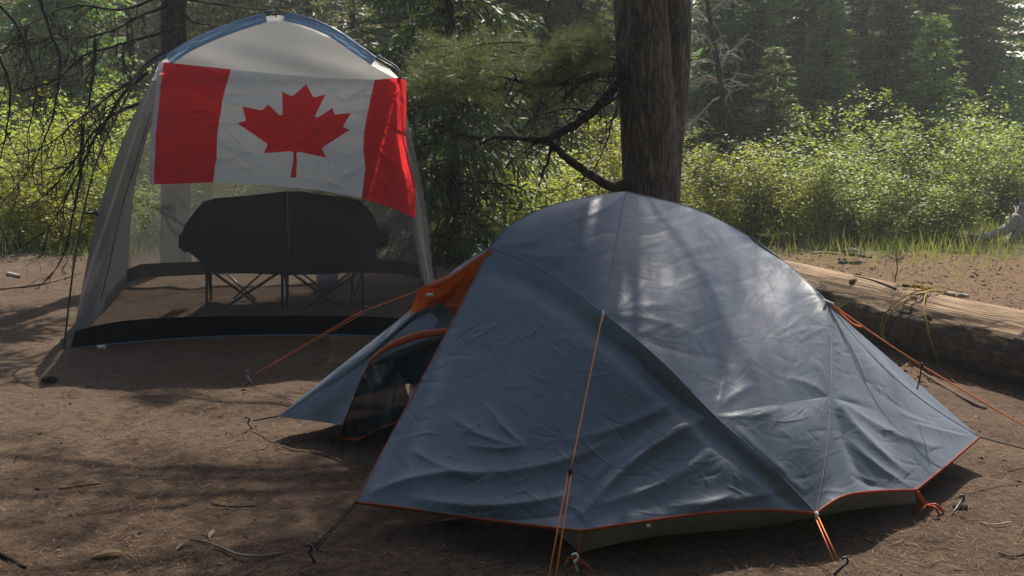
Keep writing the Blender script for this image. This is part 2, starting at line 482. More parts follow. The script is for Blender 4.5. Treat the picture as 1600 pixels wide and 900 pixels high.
# needle litter
mb = MB(); N = 70000
yy = 2.2 + 7.5 * rng.random(N) ** 1.7; xx = (rng.random(N) * 2 - 1) * (.56 * yy + .3)
keep = np.array([mnoise.noise((x * .9, y * 1.3, 3)) for x, y in zip(xx, yy)]) + rng.random(N) * .9 > .25
xx, yy = xx[keep], yy[keep]; N = len(xx)
an = rng.random(N) * 6.283
d = np.stack([np.cos(an), np.sin(an), rng.normal(0, .12, N)], 1)
p = np.stack([xx, yy, gh(xx, yy) + micro(xx, yy) + .002 + rng.random(N) * .004], 1)
mb.blades(p, d, np.tile([0, 0, 1.0], (N, 1)) + rng.normal(0, .3, (N, 3)), .03 + .06 * rng.random(N), .0014 + .0018 * rng.random(N))
K = 2600
yy = 2.2 + 9 * rng.random(K) ** 1.5; xx = (rng.random(K) * 2 - 1) * (.56 * yy + .3); an = rng.random(K) * 6.283
d = np.stack([np.cos(an), np.sin(an), rng.normal(0, .35, K)], 1)
mb.blades(np.stack([xx, yy, gh(xx, yy) + micro(xx, yy) + .003], 1), d, np.tile([0, 0, 1.0], (K, 1)) + rng.normal(0, .5, (K, 3)), .008 + .03 * rng.random(K) ** 2, .006 + .012 * rng.random(K))
K = 9000
yy = g_ = 5.3 + 6.2 * rng.random(K); xx = 1.2 + 6 * rng.random(K); an = rng.random(K) * 6.283
d = np.stack([np.cos(an), np.sin(an), rng.normal(0, .3, K)], 1)
mb.blades(np.stack([xx, yy, gh(xx, yy) + micro(xx, yy) + .004], 1), d, np.tile([0, 0, 1.0], (K, 1)) + rng.normal(0, .7, (K, 3)), .015 + .07 * rng.random(K) ** 2, .008 + .022 * rng.random(K) ** 2)
o = mb.build('needle_litter', M['litter'], smooth=False)
tag(o, 'dry pine needles and bark crumbs strewn over the soil', 'needle litter', kind='stuff')

# ------------------------------------------------------------------ dome tent
A = P(978, 299, 4.25)
CX, CY = A[0], A[1]
def rot(p):
    p = np.array(p, float); q = p.copy()
    q[..., 0] = 2 * CX - p[..., 0]; q[..., 1] = 2 * CY - p[..., 1]; return q
tL, tG, tM, tP3 = P(766, 386, 4.05), P(942, 489, 3.62), P(1115, 648, 3.36), P(1275, 802, 3.205)
tRG, tK = P(1291, 470, 4.0), P(1298, 620, 3.6)
tP1, tP2, tP4, tP5, tP6 = P(555, 785, 3.31), P(908, 830, 3.07), P(1432, 766, 3.50), P(1531, 683, 4.03), P(435, 650, 4.40)
tR = rot(tL)
D = lambda px, py, y: P(px, py, y)
c_LG = cr([tL, D(852, 424, 3.86), tG], 40)
c_GM = cr([tG, D(1032, 563, 3.46), tM], 30)
c_MP = cr([tM, D(1200, 724, 3.26), tP3], 30)
ridge = cr([tL, D(852, 424, 3.86), tG, D(1032, 563, 3.46), tM, D(1200, 724, 3.26), tP3], 200)
c_GMK = np.vstack([c_GM, cr([tM, D(1210, 632, 3.46), tK], 40)[1:]])
c_MK = cr([tM, D(1210, 632, 3.46), tK], 40)
c_AG = cr([A, D(962, 385, 3.93), tG], 50)
c_ARRG = cr([A, D(1085, 326, 4.37), tR, D(1236, 417, 4.24), tRG], 240)
k_ = int(np.argmin(np.linalg.norm(c_ARRG - tR, axis=1)))
c_AR = c_ARRG[:k_ + 1]
c_RRG = cr([tR, D(1236, 417, 4.24), tRG], 40)
c_RGK = cr([tRG, D(1299, 545, 3.80), tK], 40)
c_KP3 = cr([tK, D(1291, 710, 3.38), tP3], 40)
c_LA = cr([tL, D(800, 350, 4.10), D(870, 319, 4.18), A], 60)
c_LP1 = cr([tL, D(692, 530, 3.80), D(622, 660, 3.55), tP1], 80)
c_hem1 = cr([tP1, D(660, 798, 3.24), D(780, 815, 3.16), tP2], 80)
c_hem2 = cr([tP2, D(1000, 816, 3.09), D(1105, 802, 3.13), D(1195, 797, 3.17), tP3], 60)
c_hem3 = cr([tP3, D(1318, 776, 3.27), D(1368, 768, 3.37), tP4], 40)
c_hem4 = cr([tP4, D(1486, 722, 3.75), tP5], 40)
c_KP5 = cr([tK, D(1420, 655, 3.82), tP5], 50)
c_RGP5 = cr([tRG, D(1340, 532, 4.0), D(1400, 592, 4.0), D(1462, 640, 4.02), tP5], 60)
rot_c = rot
rg_b = rot(tRG)
c_bLRG = rot(c_RRG)          # L -> back-left pole bend
c_bRGP6 = cr([rg_b, P(632, 492, 4.47), P(530, 573, 4.44), tP6], 60)
c_LP6 = cr([tL, P(712, 438, 4.20), P(642, 502, 4.34), P(545, 582, 4.38), tP6], 60)
c_bKP6 = cr([rot(tK), (rot(tK) + tP6) / 2 + np.array([0, 0, -.03]), tP6], 40)
c_bhem4 = cr([rot(tP4), (rot(tP4) + tP6) / 2, tP6], 30)

def resamp(c, n):
    c = np.asarray(c, float)
    L = np.concatenate([[0], np.cumsum(np.linalg.norm(np.diff(c, axis=0), axis=1))])
    if L[-1] < 1e-9: return np.tile(c[0], (n, 1))
    t = np.linspace(0, L[-1], n)
    return np.stack([np.interp(t, L, c[:, k]) for k in range(3)], 1)

# creases: fold lines given where they lie on the near cloth, as (x0,y0,x1,y1,width,height)
FOLD = [(575, 772, 760, 742, 13, .012), (640, 780, 905, 772, 16, .014), (700, 742, 960, 690, 15, .009), (905, 812, 1100, 655, 20, .020),
        (905, 800, 1060, 640, 22, -.010), (915, 760, 1110, 650, 18, .012), (930, 792, 1120, 700, 16, .008), (700, 800, 900, 800, 9, -.006),
        (880, 690, 1080, 610, 14, .007), (700, 650, 820, 700, 9, .006), (760, 630, 825, 700, 7, .006), (730, 695, 820, 698, 8, .006),
        (640, 700, 760, 752, 10, .006), (960, 820, 1150, 770, 12, .008), (1040, 790, 1230, 760, 14, .007),
        (1130, 680, 1262, 806, 12, -.006), (790, 430, 930, 520, 14, .006), (980, 540, 1100, 650, 12, -.008), (1140, 690, 1240, 790, 12, .006),
        (1300, 622, 1420, 742, 14, .016), (1306, 640, 1370, 770, 14, -.010), (1310, 628, 1470, 702, 12, .010), (1320, 680, 1425, 762, 9, .008),
        (1330, 740, 1400, 765, 8, -.006), (1400, 640, 1520, 682, 10, .006), (1360, 600, 1500, 675, 11, -.005),
        (945, 492, 1060, 480, 12, .005), (945, 495, 1080, 520, 10, .006), (946, 492, 1010, 440, 10, .005), (948, 500, 1120, 560, 8, -.004),
        (1115, 648, 1180, 600, 12, .007), (1120, 650, 1220, 640, 10, .006), (1118, 640, 1130, 590, 9, .005), (1130, 660, 1230, 740, 11, .007),
        (1150, 668, 1262, 770, 9, .005), (1296, 620, 1230, 590, 10, .006), (1298, 616, 1270, 560, 9, .005),
        (978, 302, 900, 330, 9, .004), (975, 306, 880, 350, 8, .004), (770, 384, 850, 370, 9, .004), (770, 386, 900, 400, 8, .004)]
r2 = random.Random(5)
for _ in range(430):            # random crumple creases
    x, y = r2.uniform(600, 1480), r2.uniform(400, 800)
    a = r2.choice([r2.gauss(-.35, .35), r2.gauss(.7, .3), r2.uniform(0, 3.14)])
    l = r2.uniform(16, 70)
    FOLD.append((x, y, x + l * math.cos(a), y + l * math.sin(a), r2.uniform(1.3, 2.7), r2.choice([-1, 1]) * r2.uniform(.0007, .0020) * (1.0 if y > 520 else .55)))
for _ in range(46):             # fine tension ripples on the roof panel, running across it
    x, y = r2.uniform(965, 1260), r2.uniform(340, 560)
    l = r2.uniform(50, 120); a = r2.gauss(-.28, .12)
    FOLD.append((x, y, x + l * math.cos(a), y + l * math.sin(a), r2.uniform(3, 7), r2.choice([-1, 1]) * r2.uniform(.0010, .0022)))
for _ in range(14):
    x, y = r2.uniform(800, 940), r2.uniform(330, 440)
    l = r2.uniform(40, 90); a = r2.gauss(-.3, .15)
    FOLD.append((x, y, x + l * math.cos(a), y + l * math.sin(a), r2.uniform(4, 7), r2.choice([-1, 1]) * r2.uniform(.001, .002)))

def folds(px, py):
    h = np.zeros_like(px)
    for x0, y0, x1, y1, wd, am in FOLD:
        dx, dy = x1 - x0, y1 - y0; L2 = dx * dx + dy * dy; L = math.sqrt(L2)
        t = ((px - x0) * dx + (py - y0) * dy) / L2
        dd = ((px - x0) * -dy + (py - y0) * dx) / L
        bend = 0.10 * L * np.sin(np.clip(t, 0, 1) * 3.14) * (1 if (int(x0) % 2) else -1) * .6
        dd = dd + bend
        env = np.where((t > 0) & (t < 1), np.sin(np.clip(t, 0, 1) * math.pi) ** .6, 0)
        h += am * env / (1 + (np.abs(dd) / wd) ** 1.6 * 1.8) * np.exp(-(dd / (wd * 2.6)) ** 2)
    return h

def patch(c0, c1, d0, d1, nu, nv, bulge=0.0, wr=1.0, free=(), front=True, dip=0.0):
    c0, c1 = resamp(c0, nu), resamp(c1, nu); d0, d1 = resamp(d0, nv), resamp(d1, nv)
    u = np.linspace(0, 1, nu)[:, None, None]; v = np.linspace(0, 1, nv)[None, :, None]
    S = (1 - v) * c0[:, None] + v * c1[:, None] + (1 - u) * d0[None] + u * d1[None] \
        - ((1 - u) * (1 - v) * c0[0] + u * (1 - v) * c0[-1] + (1 - u) * v * c1[0] + u * v * c1[-1])
    du = np.gradient(S, axis=0); dv = np.gradient(S, axis=1)
    Nn = np.cross(du, dv); Nn /= np.linalg.norm(Nn, axis=2)[..., None] + 1e-9
    mid = S[nu // 2, nv // 2]; out = mid - np.array([CX, CY, .25])
    avg = Nn.reshape(-1, 3).mean(0)
    flip = avg.dot(out) < 0
    if flip: Nn = -Nn
    Nn = np.where(np.linalg.norm(np.cross(du, dv), axis=2)[..., None] < 1e-10, avg * (-1 if flip else 1), Nn)
    b = np.sin(math.pi * u[..., 0]) * np.sin(math.pi * v[..., 0])
    S = S + Nn * (bulge * b)[..., None]
    if dip:      # cloth falls away just under the pole
        vv_ = v[..., 0]
        S = S - Nn * (dip * np.sin(math.pi * np.clip(u[..., 0], 0, 1)) ** .5 * (np.exp(-((vv_ - .075) / .05) ** 2) - np.exp(-(.075 / .05) ** 2) * np.clip(1 - vv_ / .1, 0, 1)))[..., None]
    if wr:
        px, py = proj(S)
        e = np.ones((nu, nv))
        uu, vv = u[..., 0] + 0 * v[..., 0], v[..., 0] + 0 * u[..., 0]
        for k, t in (('u0', uu), ('u1', 1 - uu), ('v0', vv), ('v1', 1 - vv)):
            if k not in free: e = np.minimum(e, np.clip(t / .05, 0, 1))
        h = folds(px, py) if front else 0 * px
        q = S.reshape(-1, 3)
        nz = np.array([mnoise.fractal((a * 6, b_ * 6, c * 6), 1.0, 2.0, 3) for a, b_, c in q]).reshape(nu, nv)
        S = S + Nn * ((h * 1.2 + nz * .0014) * e * wr)[..., None]
    I = np.arange(nu * nv).reshape(nu, nv)
    Fc = np.stack([I[:-1, :-1], I[1:, :-1], I[1:, 1:], I[:-1, 1:]], -1).reshape(-1, 4)
    # outward winding
    if flip: Fc = Fc[:, ::-1]
    return S.reshape(-1, 3), Fc

tent = empty('dome_tent', (CX, CY, 0), 'large slate blue dome tent with orange hems and guy lines, door unzipped on one side', 'tent')
mb = MB()
pt = lambda p: np.tile(np.asarray(p), (2, 1))
mb.add(*patch(c_LG, pt(A), c_LA, c_AG[::-1], 110, 70, .035, 1))
mb.add(*patch(c_AG, c_RGK, c_ARRG, c_GMK, 130, 170, .05, .72))
mb.add(*patch(c_MP, pt(tK), c_MK, c_KP3[::-1], 70, 70, .004, 1))
mb.add(*patch(ridge, c_hem1, c_LP1, c_hem2[::-1], 250, 210, -.012, 1.25, free=('v1', 'u0'), dip=.027))
mb.add(*patch(c_KP3, np.vstack([c_hem4[::-1]]), c_KP5, c_hem3, 90, 90, -.008, 1, free=('u1',)))
mb.add(*patch(c_KP5, pt(tRG), c_RGK[::-1], c_RGP5[::-1], 80, 70, .006, 1))
# far half, mirrored through the middle of the tent
R_ = rot
mb.add(*patch(R_(c_LG), pt(A), c_AR[::-1], R_(c_AG)[::-1], 40, 30, .0, 1, front=False))
mb.add(*patch(R_(c_AG), R_(c_RGK), np.vstack([c_LA[::-1], c_bLRG[1:]]), R_(c_GMK), 60, 60, .01, 1, front=False))
mb.add(*patch(R_(c_MP), pt(R_(tK)), R_(c_MK), R_(c_KP3)[::-1], 24, 24, 0, 1, front=False))
mb.add(*patch(R_(ridge), R_(c_hem1), R_(c_LP1), R_(c_hem2)[::-1], 60, 40, 0, 1, front=False))
mb.add(*patch(R_(c_KP3), c_bhem4[::-1], c_bKP6, R_(c_hem3), 30, 30, 0, 1, front=False))
mb.add(*patch(c_bKP6, pt(rg_b), R_(c_RGK)[::-1], c_bRGP6[::-1], 40, 40, .0, 1, front=False))
mb.add(*patch(c_bRGP6, pt(tL), c_bLRG[::-1], c_LP6[::-1], 60, 30, .0, 1, front=False))     # far vestibule leaf
mb.add(*patch(c_RGP5, pt(tR), c_RRG[::-1], cr([tP5, (tP5 + tR) / 2, tR], 40), 40, 30, 0, 1, front=False))
mb.add(*patch(cr([tP5, (tP5 + tR) / 2, tR], 40), cr([R_(tP1), R_(tP1) + 1e-4], 3), cr([tP5, R_(tP1)], 20), R_(c_LP1), 30, 20, 0, 0, front=False))
fly = mb.build('rainfly', M['fly'], tent)

mb = MB()
for c in (ridge, c_AG, np.vstack([c_RGK, c_KP3[1:]]), c_ARRG, c_LA, c_RGP5):
    mb.tube(resamp(c, 90), .0024, 5)
mb.build('seam', M['fly'], tent)
mb = MB()
mb.tube(resamp(np.vstack([c_hem1, c_hem2[1:], c_hem3[1:], c_hem4[1:]]), 240), .0062, 6, flat=.35)
mb.build('hem_trim', M['orange'], tent)
mb = MB()
mb.tube(resamp(c_LP1, 120), .0026, 5)
mb.build('door_piping', M['orange'], tent)

# orange flap tied back over the door
nrm = np.cross(tP1 - tL, tP6 - tL); nrm /= np.linalg.norm(nrm)
if nrm[1] > 0: nrm = -nrm
def doorpt(px, py, off):
    d = ray(px, py); o = np.array([0, 0, H]); t = (tL - o).dot(nrm) / d.dot(nrm)
    return o + d * t + nrm * off
def flapsheet(poly, step, fn):
    v, f = sheet2d(poly, step)
    return np.array([fn(x, y) for x, y in v]), f
def flapfn(x, y):
    t = (770 - x) / 120.0
    q = ((y - 390) - (770 - x) * .55)
    w_ = .016 * math.sin(q * .13 + .8) + .010 * math.sin(x * .045 + y * .12)
    rad = math.atan2(y - 388, 776 - x)                       # folds fan out from the tied corner
    w_ += .011 * math.sin(rad * 26 + 1.2 * math.sin(x * .06)) * min(1, t * 2)
    w_ += .020 * mnoise.fractal((x * .035, y * .05, 4.0), 1, 2, 4)
    return P(x, y, 4.02 + .10 * t - w_ * min(1, max(0, 775 - x) / 50))
V, f = flapsheet([(771, 389), (748, 399), (720, 420), (690, 434), (668, 444), (653, 452), (650, 461), (660, 474), (673, 482), (690, 472), (704, 484), (711, 503),
                  (730, 466), (752, 425)], 3, flapfn)
flap = obj('door_flap', V, f, M['orange'], tent)
V, f = flapsheet([(652, 459), (646, 474), (640, 490), (655, 486), (672, 478), (662, 472)], 4, lambda x, y: P(x, y, 4.16 + .012 * math.sin(x * .2)))
obj('flap_fold', V, f, M['orange'], flap)
mb = MB()
tp = P(672, 461, 4.05)
mb.box(tp, (.032, .006, .014), .3)
mb.build('toggle', M['white_plastic'], flap)

# inner tent body
b2, b4 = PZ(905, 876), PZ(1440, 800)
b2r, b4r = rot(b2), rot(b4); b2r[2] = b4r[2] = b2[2]
base = np.array([b2, b4, b2r, b4r]); ctr = base.mean(0)
def ring(s, z, n=14):
    o = []
    for i in range(4):
        a, b = base[i], base[(i + 1) % 4]
        for t in np.linspace(0, 1, n, endpoint=False):
            q = a * (1 - t) + b * t
            q = ctr + (q - ctr) * s; q = q.copy(); q[2] = z + (.012 * math.sin(9 * t + i) if z < .3 else 0)
            if z < .3: q[:2] += (ctr[:2] - q[:2]) * .03 * math.sin(math.pi * t)
            o.append(q)
    return np.array(o)
def loft(rings):
    n = len(rings[0]); V = np.concatenate(rings); Fc = []
    for k in range(len(rings) - 1):
        for j in range(n):
            Fc.append((k * n + j, k * n + (j + 1) % n, (k + 1) * n + (j + 1) % n, (k + 1) * n + j))
    return V, Fc
V, Fc = loft([ring(.90, .008), ring(.985, .02), ring(.97, .10), ring(.93, .17), ring(.90, .2)])
obj('floor_tub', V, Fc, M['tub'], tent)
V, Fc = loft([ring(.89, .2), ring(.70, .38), ring(.50, .58), ring(.26, .74), ring(.10, .80), ring(.02, .81)])
obj('inner_body', V, Fc, M['inner'], tent)

pa, pb, pc = tP6 + np.array([0, -.012, 0]), P(642, 504, 4.325), P(534, 664, 4.20)
pn = np.cross(pb - pa, pc - pa)
def dpf(x, y):
    d = ray(x, y); o = np.array([0, 0, H]); t = (pa - o).dot(pn) / d.dot(pn)
    return o + d * (t + .012 * mnoise.fractal((x * .02, y * .02, 7), 1, 2, 3) * min(1, abs(x - 435) / 60))
V, f = flapsheet([(436, 651), (490, 618), (545, 585), (595, 545), (640, 506), (668, 484), (686, 500), (672, 522), (620, 540), (579, 564), (556, 606), (545, 640), (534, 664), (500, 659), (465, 655)], 5, dpf)
obj('door_panel', V, f, M['fly'], tent)

# unzipped inner door hanging in the vestibule, with orange edge
idoor = [(577, 566), (560, 600), (545, 640), (526, 678), (543, 684), (562, 685), (592, 672), (622, 658), (640, 625), (630, 590), (610, 560), (592, 556)]
def idf(x, y):
    yy = 4.28 - (y - 560) / 120 * .02 + (x - 575) / 60 * -.10
    return P(x, y, yy + .018 * math.sin(x * .16 + y * .05) + .01 * math.sin(x * .33 - y * .1))
V, f = flapsheet(idoor, 5, idf)
M['inner_door'] = mat_fabric('dark grey door mesh', (.055, .062, .072), .3, (.09, .10, .12), .7, .2, alpha=.92, crinkle=.6)
idr = obj('inner_door', V, f, M['inner_door'], tent)
mb = MB()
mb.tube(np.array([idf(x, y) - np.array([0, .012, 0]) for x, y in cr(np.array([(577, 566, 0), (562, 598, 0), (546, 640, 0), (532, 676, 0)]), 30)[:, :2]]), [.008, .008, .012, .02], 6, flat=.3)
mb.tube(np.array([idf(x, y) - np.array([0, .012, 0]) for x, y in cr(np.array([(526, 678, 0), (543, 684, 0), (562, 684, 0), (592, 670, 0), (622, 657, 0)]), 30)[:, :2]]), .006, 6, flat=.5)
mb.build('door_edge', M['orange'], idr)
mb = MB()
mb.tube(cr([P(576, 566, 4.24), P(605, 543, 4.14), P(650, 525, 4.0), P(700, 517, 3.88)], 30), [.004, .014, .017, .012], 8, flat=.3)
mb.build('door_binding', M['orange'], tent)
mb = MB()
mb.tube(cr([P(580, 570, 4.26), P(612, 557, 4.17), P(660, 540, 4.04), P(700, 528, 3.94)], 30), [.004, .02, .024, .02], 8, flat=.4)
mb.build('rolled_mesh', M['inner_door'], tent)
V, f = flapsheet([(585, 562), (690, 535), (684, 600), (640, 600), (625, 596), (590, 600)], 8, lambda x, y: P(x, y, 4.62 - (x - 585) * .003 + .01 * math.sin(x * .2)))
obj('inner_light_patch', V, f, M['inner_blue'], tent)  # added blue sheet standing for light that comes through the inner wall
mb = MB()
mb.tube([P(636, 552, 4.35), P(618, 612, 4.3)], .004, 5); mb.tube([P(668, 545, 4.3), P(622, 600, 4.3)], .003, 5)
mb.build('inner_pole', M['pole'], tent)
mb = MB(); mb.tube([P(622, 590, 4.28), P(614, 632, 4.26)], .005, 5); mb.build('inner_strap', M['orange'], tent)

# ---- pegs
def make_peg(name, mat, loc, lean=(0, 0), label='', group=None, hook=True):
    root = empty(name, loc, label, 'tent peg', group)
    m = MB(); x, y = lean
    pts = [(-x * .05, -y * .05, -.04), (0, 0, 0), (x * .05, y * .05, .045)]
    m.tube(np.array(pts) + np.array(loc), .0045, 6)
    m.build('peg_shaft', mat, root)
    m = MB()
    t = np.linspace(0, 4.2, 10)
    hx = np.stack([x * .05 + .012 * np.sin(t) * .8, y * .05 + 0 * t, .045 + .012 * (1 - np.cos(t))], 1)
    m.tube(hx + np.array(loc), .0042, 6)
    m.build('peg_hook', mat, root)
    return root
def onground(px, py):
    p = PZ(px, py); p[2] = float(gh(p[0], p[1])); return p
PG = 'pegs holding the dome tent'
s1 = onground(492, 882); s2 = onground(396, 672); s3 = onground(393, 596); s4 = onground(1305, 893); s5 = onground(1486, 806)
s6 = onground(902, 889); s7 = onground(1640, 725); s8 = onground(854, 960); s9 = onground(1680, 722); s10 = onground(1446, 800)
make_peg('tent_peg', M['peg_dark'], s1, (-.3, -.4), 'black peg at the end of the cord from the front corner of the blue tent', PG)
make_peg('tent_peg', M['peg_dark'], s2, (-.5, -.1), 'black peg staking out the far door corner of the blue tent', PG)
make_peg('tent_peg', M['peg_blue'], s3, (-.5, 0), 'blue grey peg on bare soil between the tents, ending an orange line', PG)
make_peg('tent_peg', M['peg_dark'], s4, (.4, -.5), 'dark peg under the two orange cords below the middle of the tent end', PG)
make_peg('tent_peg', M['peg_dark'], s5, (.9, .5), 'loose black peg leaning beside the orange corner strap near the log', PG)
make_peg('tent_peg', M['white_plastic'], s6, (-.2, -.5), 'pale peg below the orange strap at the near corner of the tent floor', PG)

# ---- straps, cords, guy lines
def strap(a, b, wd=.012, n=12, sag=.0):
    m = MB(); pts = np.array([a * (1 - t) + b * t + np.array([0, 0, -sag * math.sin(math.pi * t)]) for t in np.linspace(0, 1, n)])
    m.tube(pts, wd, 6, flat=.25); return m
m = strap(tP2 + np.array([-.003, -.004, -.01]), s6 + np.array([0, 0, .03]), .011)
m2 = strap(tP2 + np.array([.02, .03, -.01]), s6 + np.array([.012, .015, .05]), .006)
m.add(np.concatenate(m2.v), m2.f)
for k in range(4):
    c = s6 + np.array([.03 * math.sin(k * 2), .03 * math.cos(k * 3), .012])
    m.tube(cr([s6 + [0, 0, .03], c + [0, 0, .02], c + [.04 * math.cos(k), -.02, .0]], 10), .005, 5, flat=.4)
m.build('corner_strap', M['orange'], tent)
m = strap(tP4 + np.array([0, -.004, -.008]), s10 + np.array([0, 0, .02]), .012)
for k in range(5):
    a = k * 1.3
    m.tube(cr([s10 + [0, 0, .025], s10 + [.03 * math.cos(a), .03 * math.sin(a) - .02, .035], s10 + [.06 * math.cos(a), .04 * math.sin(a) - .02, .006]], 10), .006, 5, flat=.4)
m.build('corner_strap', M['orange'], tent)
m = MB()
m.tube([tP1, s1 + [0, 0, .05]], .0032, 5)
m.tube([tP1 + [.006, 0, -.004], s1 + [.004, 0, .04]], .0028, 5)
m.build('corner_cord', M['cord_black'], tent)
m = MB(); m.tube([tP6, s2 + [0, 0, .05]], .0035, 5); m.build('corner_cord', M['cord_black'], tent)
m = MB(); m.tube([tP5, s7 + [0, 0, .04]], .003, 5); m.build('corner_cord', M['cord_black'], tent)
m = MB()
for dx in (-.004, .006):
    m.tube([tP3 + [dx, -.005, -.01], s4 + [dx * 1.5, 0, .045]], .0026, 5)
m.build('guy_line', M['cord_orange'], tent)
m = MB(); m.tube([tP3 + [0, 0, .006], tP3 + [.002, -.006, -.022]], [.007, .006], 6); m.build('cord_clip', M['white_plastic'], tent)
# near guy line from the ridge
gq = P(891, 738, 3.02)
m = MB(); e = s8 + np.array([0, 0, .02])
m.tube(cr([tG, (tG + gq) / 2, gq], 10), .0027, 5)
m.tube([gq + [-.006, 0, 0], e + [-.012, 0, 0]], .0024, 5); m.tube([gq + [.004, 0, 0], e + [.012, 0, 0]], .0024, 5)
gl = m.build('guy_line', M['cord_orange'], tent)
m = MB(); m.tube([gq + [0, 0, .012], gq + [0, 0, -.012]], [.007, .008], 6); m.build('line_tensioner', M['cord_black'], gl)
m = MB(); m.tube([tG + [0, -.006, .012], tG + [0, -.012, -.035]], [.004, .008, .006], 6); m.build('cord_clip', M['white_plastic'], tent)
# right guy line from the pole bend
t1 = P(1440, 571, 3.92); e = s9 + np.array([0, 0, .03])
m = MB(); m.tube(cr([tRG, t1, e], 30), .0030, 5)
m.tube(cr([tRG + [.01, 0, -.004], P(1330, 505, 3.97), P(1350, 512, 3.96)], 10), .005, 5)
gl = m.build('guy_line', M['cord_orange'], tent)
m = MB(); m.tube([t1 + [0, 0, .01], t1 + [.004, 0, -.012]], .006, 6); m.tube(cr([t1, t1 + [-.004, 0, -.06], t1 + [-.012, 0, -.10]], 8), .003, 5); m.build('line_tensioner', M['cord_black'], gl)
m = MB(); m.tube([tRG + [-.015, -.005, .006], tRG + [.03, -.008, -.014]], [.004, .007], 6); m.build('cord_clip', M['white_plastic'], tent)
# far guy line towards the shelter
t2 = P(568, 486, 4.95); a0 = s3 + np.array([0, 0, .04])
m = MB()
m.tube([a0, t2 + [-.01, 0, 0]], .0016, 5); m.tube([a0 + [0, 0, -.004], t2 + [0, 0, -.010]], .0012, 5)
m.tube(cr([t2, (t2 + rg_b) / 2, rg_b], 12), .0014, 5)
gl = m.build('guy_line', M['cord_orange'], tent)
m = MB(); m.tube([t2 + [0, 0, .012], t2 + [.02, 0, .02]], .007, 6); m.build('line_tensioner', M['cord_black'], gl)
m = MB()
m.box(P(1013, 822, 3.088), (.014, .003, .012)); m.build('care_tag', M['tag_white'], tent)

# ------------------------------------------------------------------ screen shelter
FL = PZ(106, 545); FR = PZ(692, 531)
ex = FR - FL; ex[2] = 0; Wd = np.linalg.norm(ex); ex /= Wd
ey = np.array([-ex[1], ex[0], 0])
LEAN, DEP = .26, 2.45
def front_az(px, py):
    """front wall coordinates (along, height) seen at a photo position"""
    n_ = ey - np.array([0, 0, LEAN]); d = ray(px, py); o = np.array([0, 0, H])
    t = (FL - o).dot(n_) / d.dot(n_); q = o + d * t - FL
    return q.dot(ex), q[2]
def FW(a, z, off=0.0):      # point on front wall, off metres outward
    return FL + ex * a + ey * (LEAN * z - off) + np.array([0, 0, z])
def RW(a, z, off=0.0):      # point on rear wall
    return FL - ex * .30 + ex * a * 1.085 + ey * (DEP - LEAN * z + off) + np.array([0, 0, z])
az = lambda L: np.array([front_az(*p) for p in L])
Ledge = az([(110, 545), (124, 470), (150, 345), (178, 255), (210, 178), (246, 108)])
Ledge = cr(np.c_[Ledge, np.zeros(len(Ledge))], 40)[:, :2]
Redge = az([(692, 533), (684, 470), (677, 430), (668, 342), (650, 245), (622, 121)])
Redge = cr(np.c_[Redge, np.zeros(len(Redge))], 40)[:, :2]
arch = az([(246, 108), (258, 93), (330, 52), (414, 27), (445, 26), (520, 51), (588, 94), (606, 106), (622, 121)])
arch = cr(np.c_[arch, np.zeros(len(arch))], 50)[:, :2]
hem = az([(110, 545), (180, 537), (250, 531), (330, 526), (400, 524), (480, 523), (560, 524), (630, 528), (692, 533)])
hem = cr(np.c_[hem, np.zeros(len(hem))], 60)[:, :2]
band = az([(117, 517), (180, 503), (250, 497), (330, 494), (400, 493), (480, 493), (560, 494), (630, 498), (690, 508)])
band = cr(np.c_[band, np.zeros(len(band))], 60)[:, :2]
def at_z(edge, z):
    return np.interp(z, edge[:, 1], edge[:, 0])
shelter = empty('screen_shelter', (*(FL + ex * Wd / 2 + ey * DEP / 2)[:2], 0), 'grey mesh screen shelter with arched beige top and blue pole sleeves', 'screen tent')
def wall(name, loop, mapf, mat, wob=.006, step=.06):
    v, f = sheet2d(loop, step)
    Vv = []
    for a, z in v:
        h = mnoise.fractal((a * 2.5, z * 2.5, len(name) * .7), 1, 2, 3) * wob
        Vv.append(mapf(a, z, h))
    return obj(name, np.array(Vv), f, mat, shelter)
zg = front_az(246, 126)[1]
ul = Ledge[Ledge[:, 1] < zg]; ur = Redge[Redge[:, 1] < zg]
zl = front_az(117, 517)[1]; zr = front_az(690, 508)[1]
loop_mesh = np.vstack([band, ur[ur[:, 1] > zr + .01], [[at_z(Redge, zg), zg]], [[at_z(Ledge, zg), zg]], ul[ul[:, 1] > zl + .01][::-1]])
loop_gable = np.vstack([[[at_z(Ledge, zg), zg]], [[at_z(Redge, zg), zg]], [Redge[-1]], arch[::-1][1:]])
wall('front_screen', loop_mesh, FW, M['mesh'])
gab = wall('front_gable', loop_gable, lambda a, z, h: FW(a, z, h * 1.2 + .018 * math.sin(a * 9 + z * 26) * max(0, 1 - abs(z - zg - .12) * 5) + .02 * math.sin(max(0, z - zg) * 4)), M['canopy'], .012, .03)
wall('front_skirt', np.vstack([hem, band[::-1]]), lambda a, z, h: FW(a, z, .004 + h + .004 * math.sin(a * 40 + z * 60)), M['skirt'], .012, .035)
mb = MB(); mb.tube(np.array([FW(a, z, .008) for a, z in hem]), .006, 6, flat=.5); mb.build('skirt_hem', M['hem_blue'], shelter)
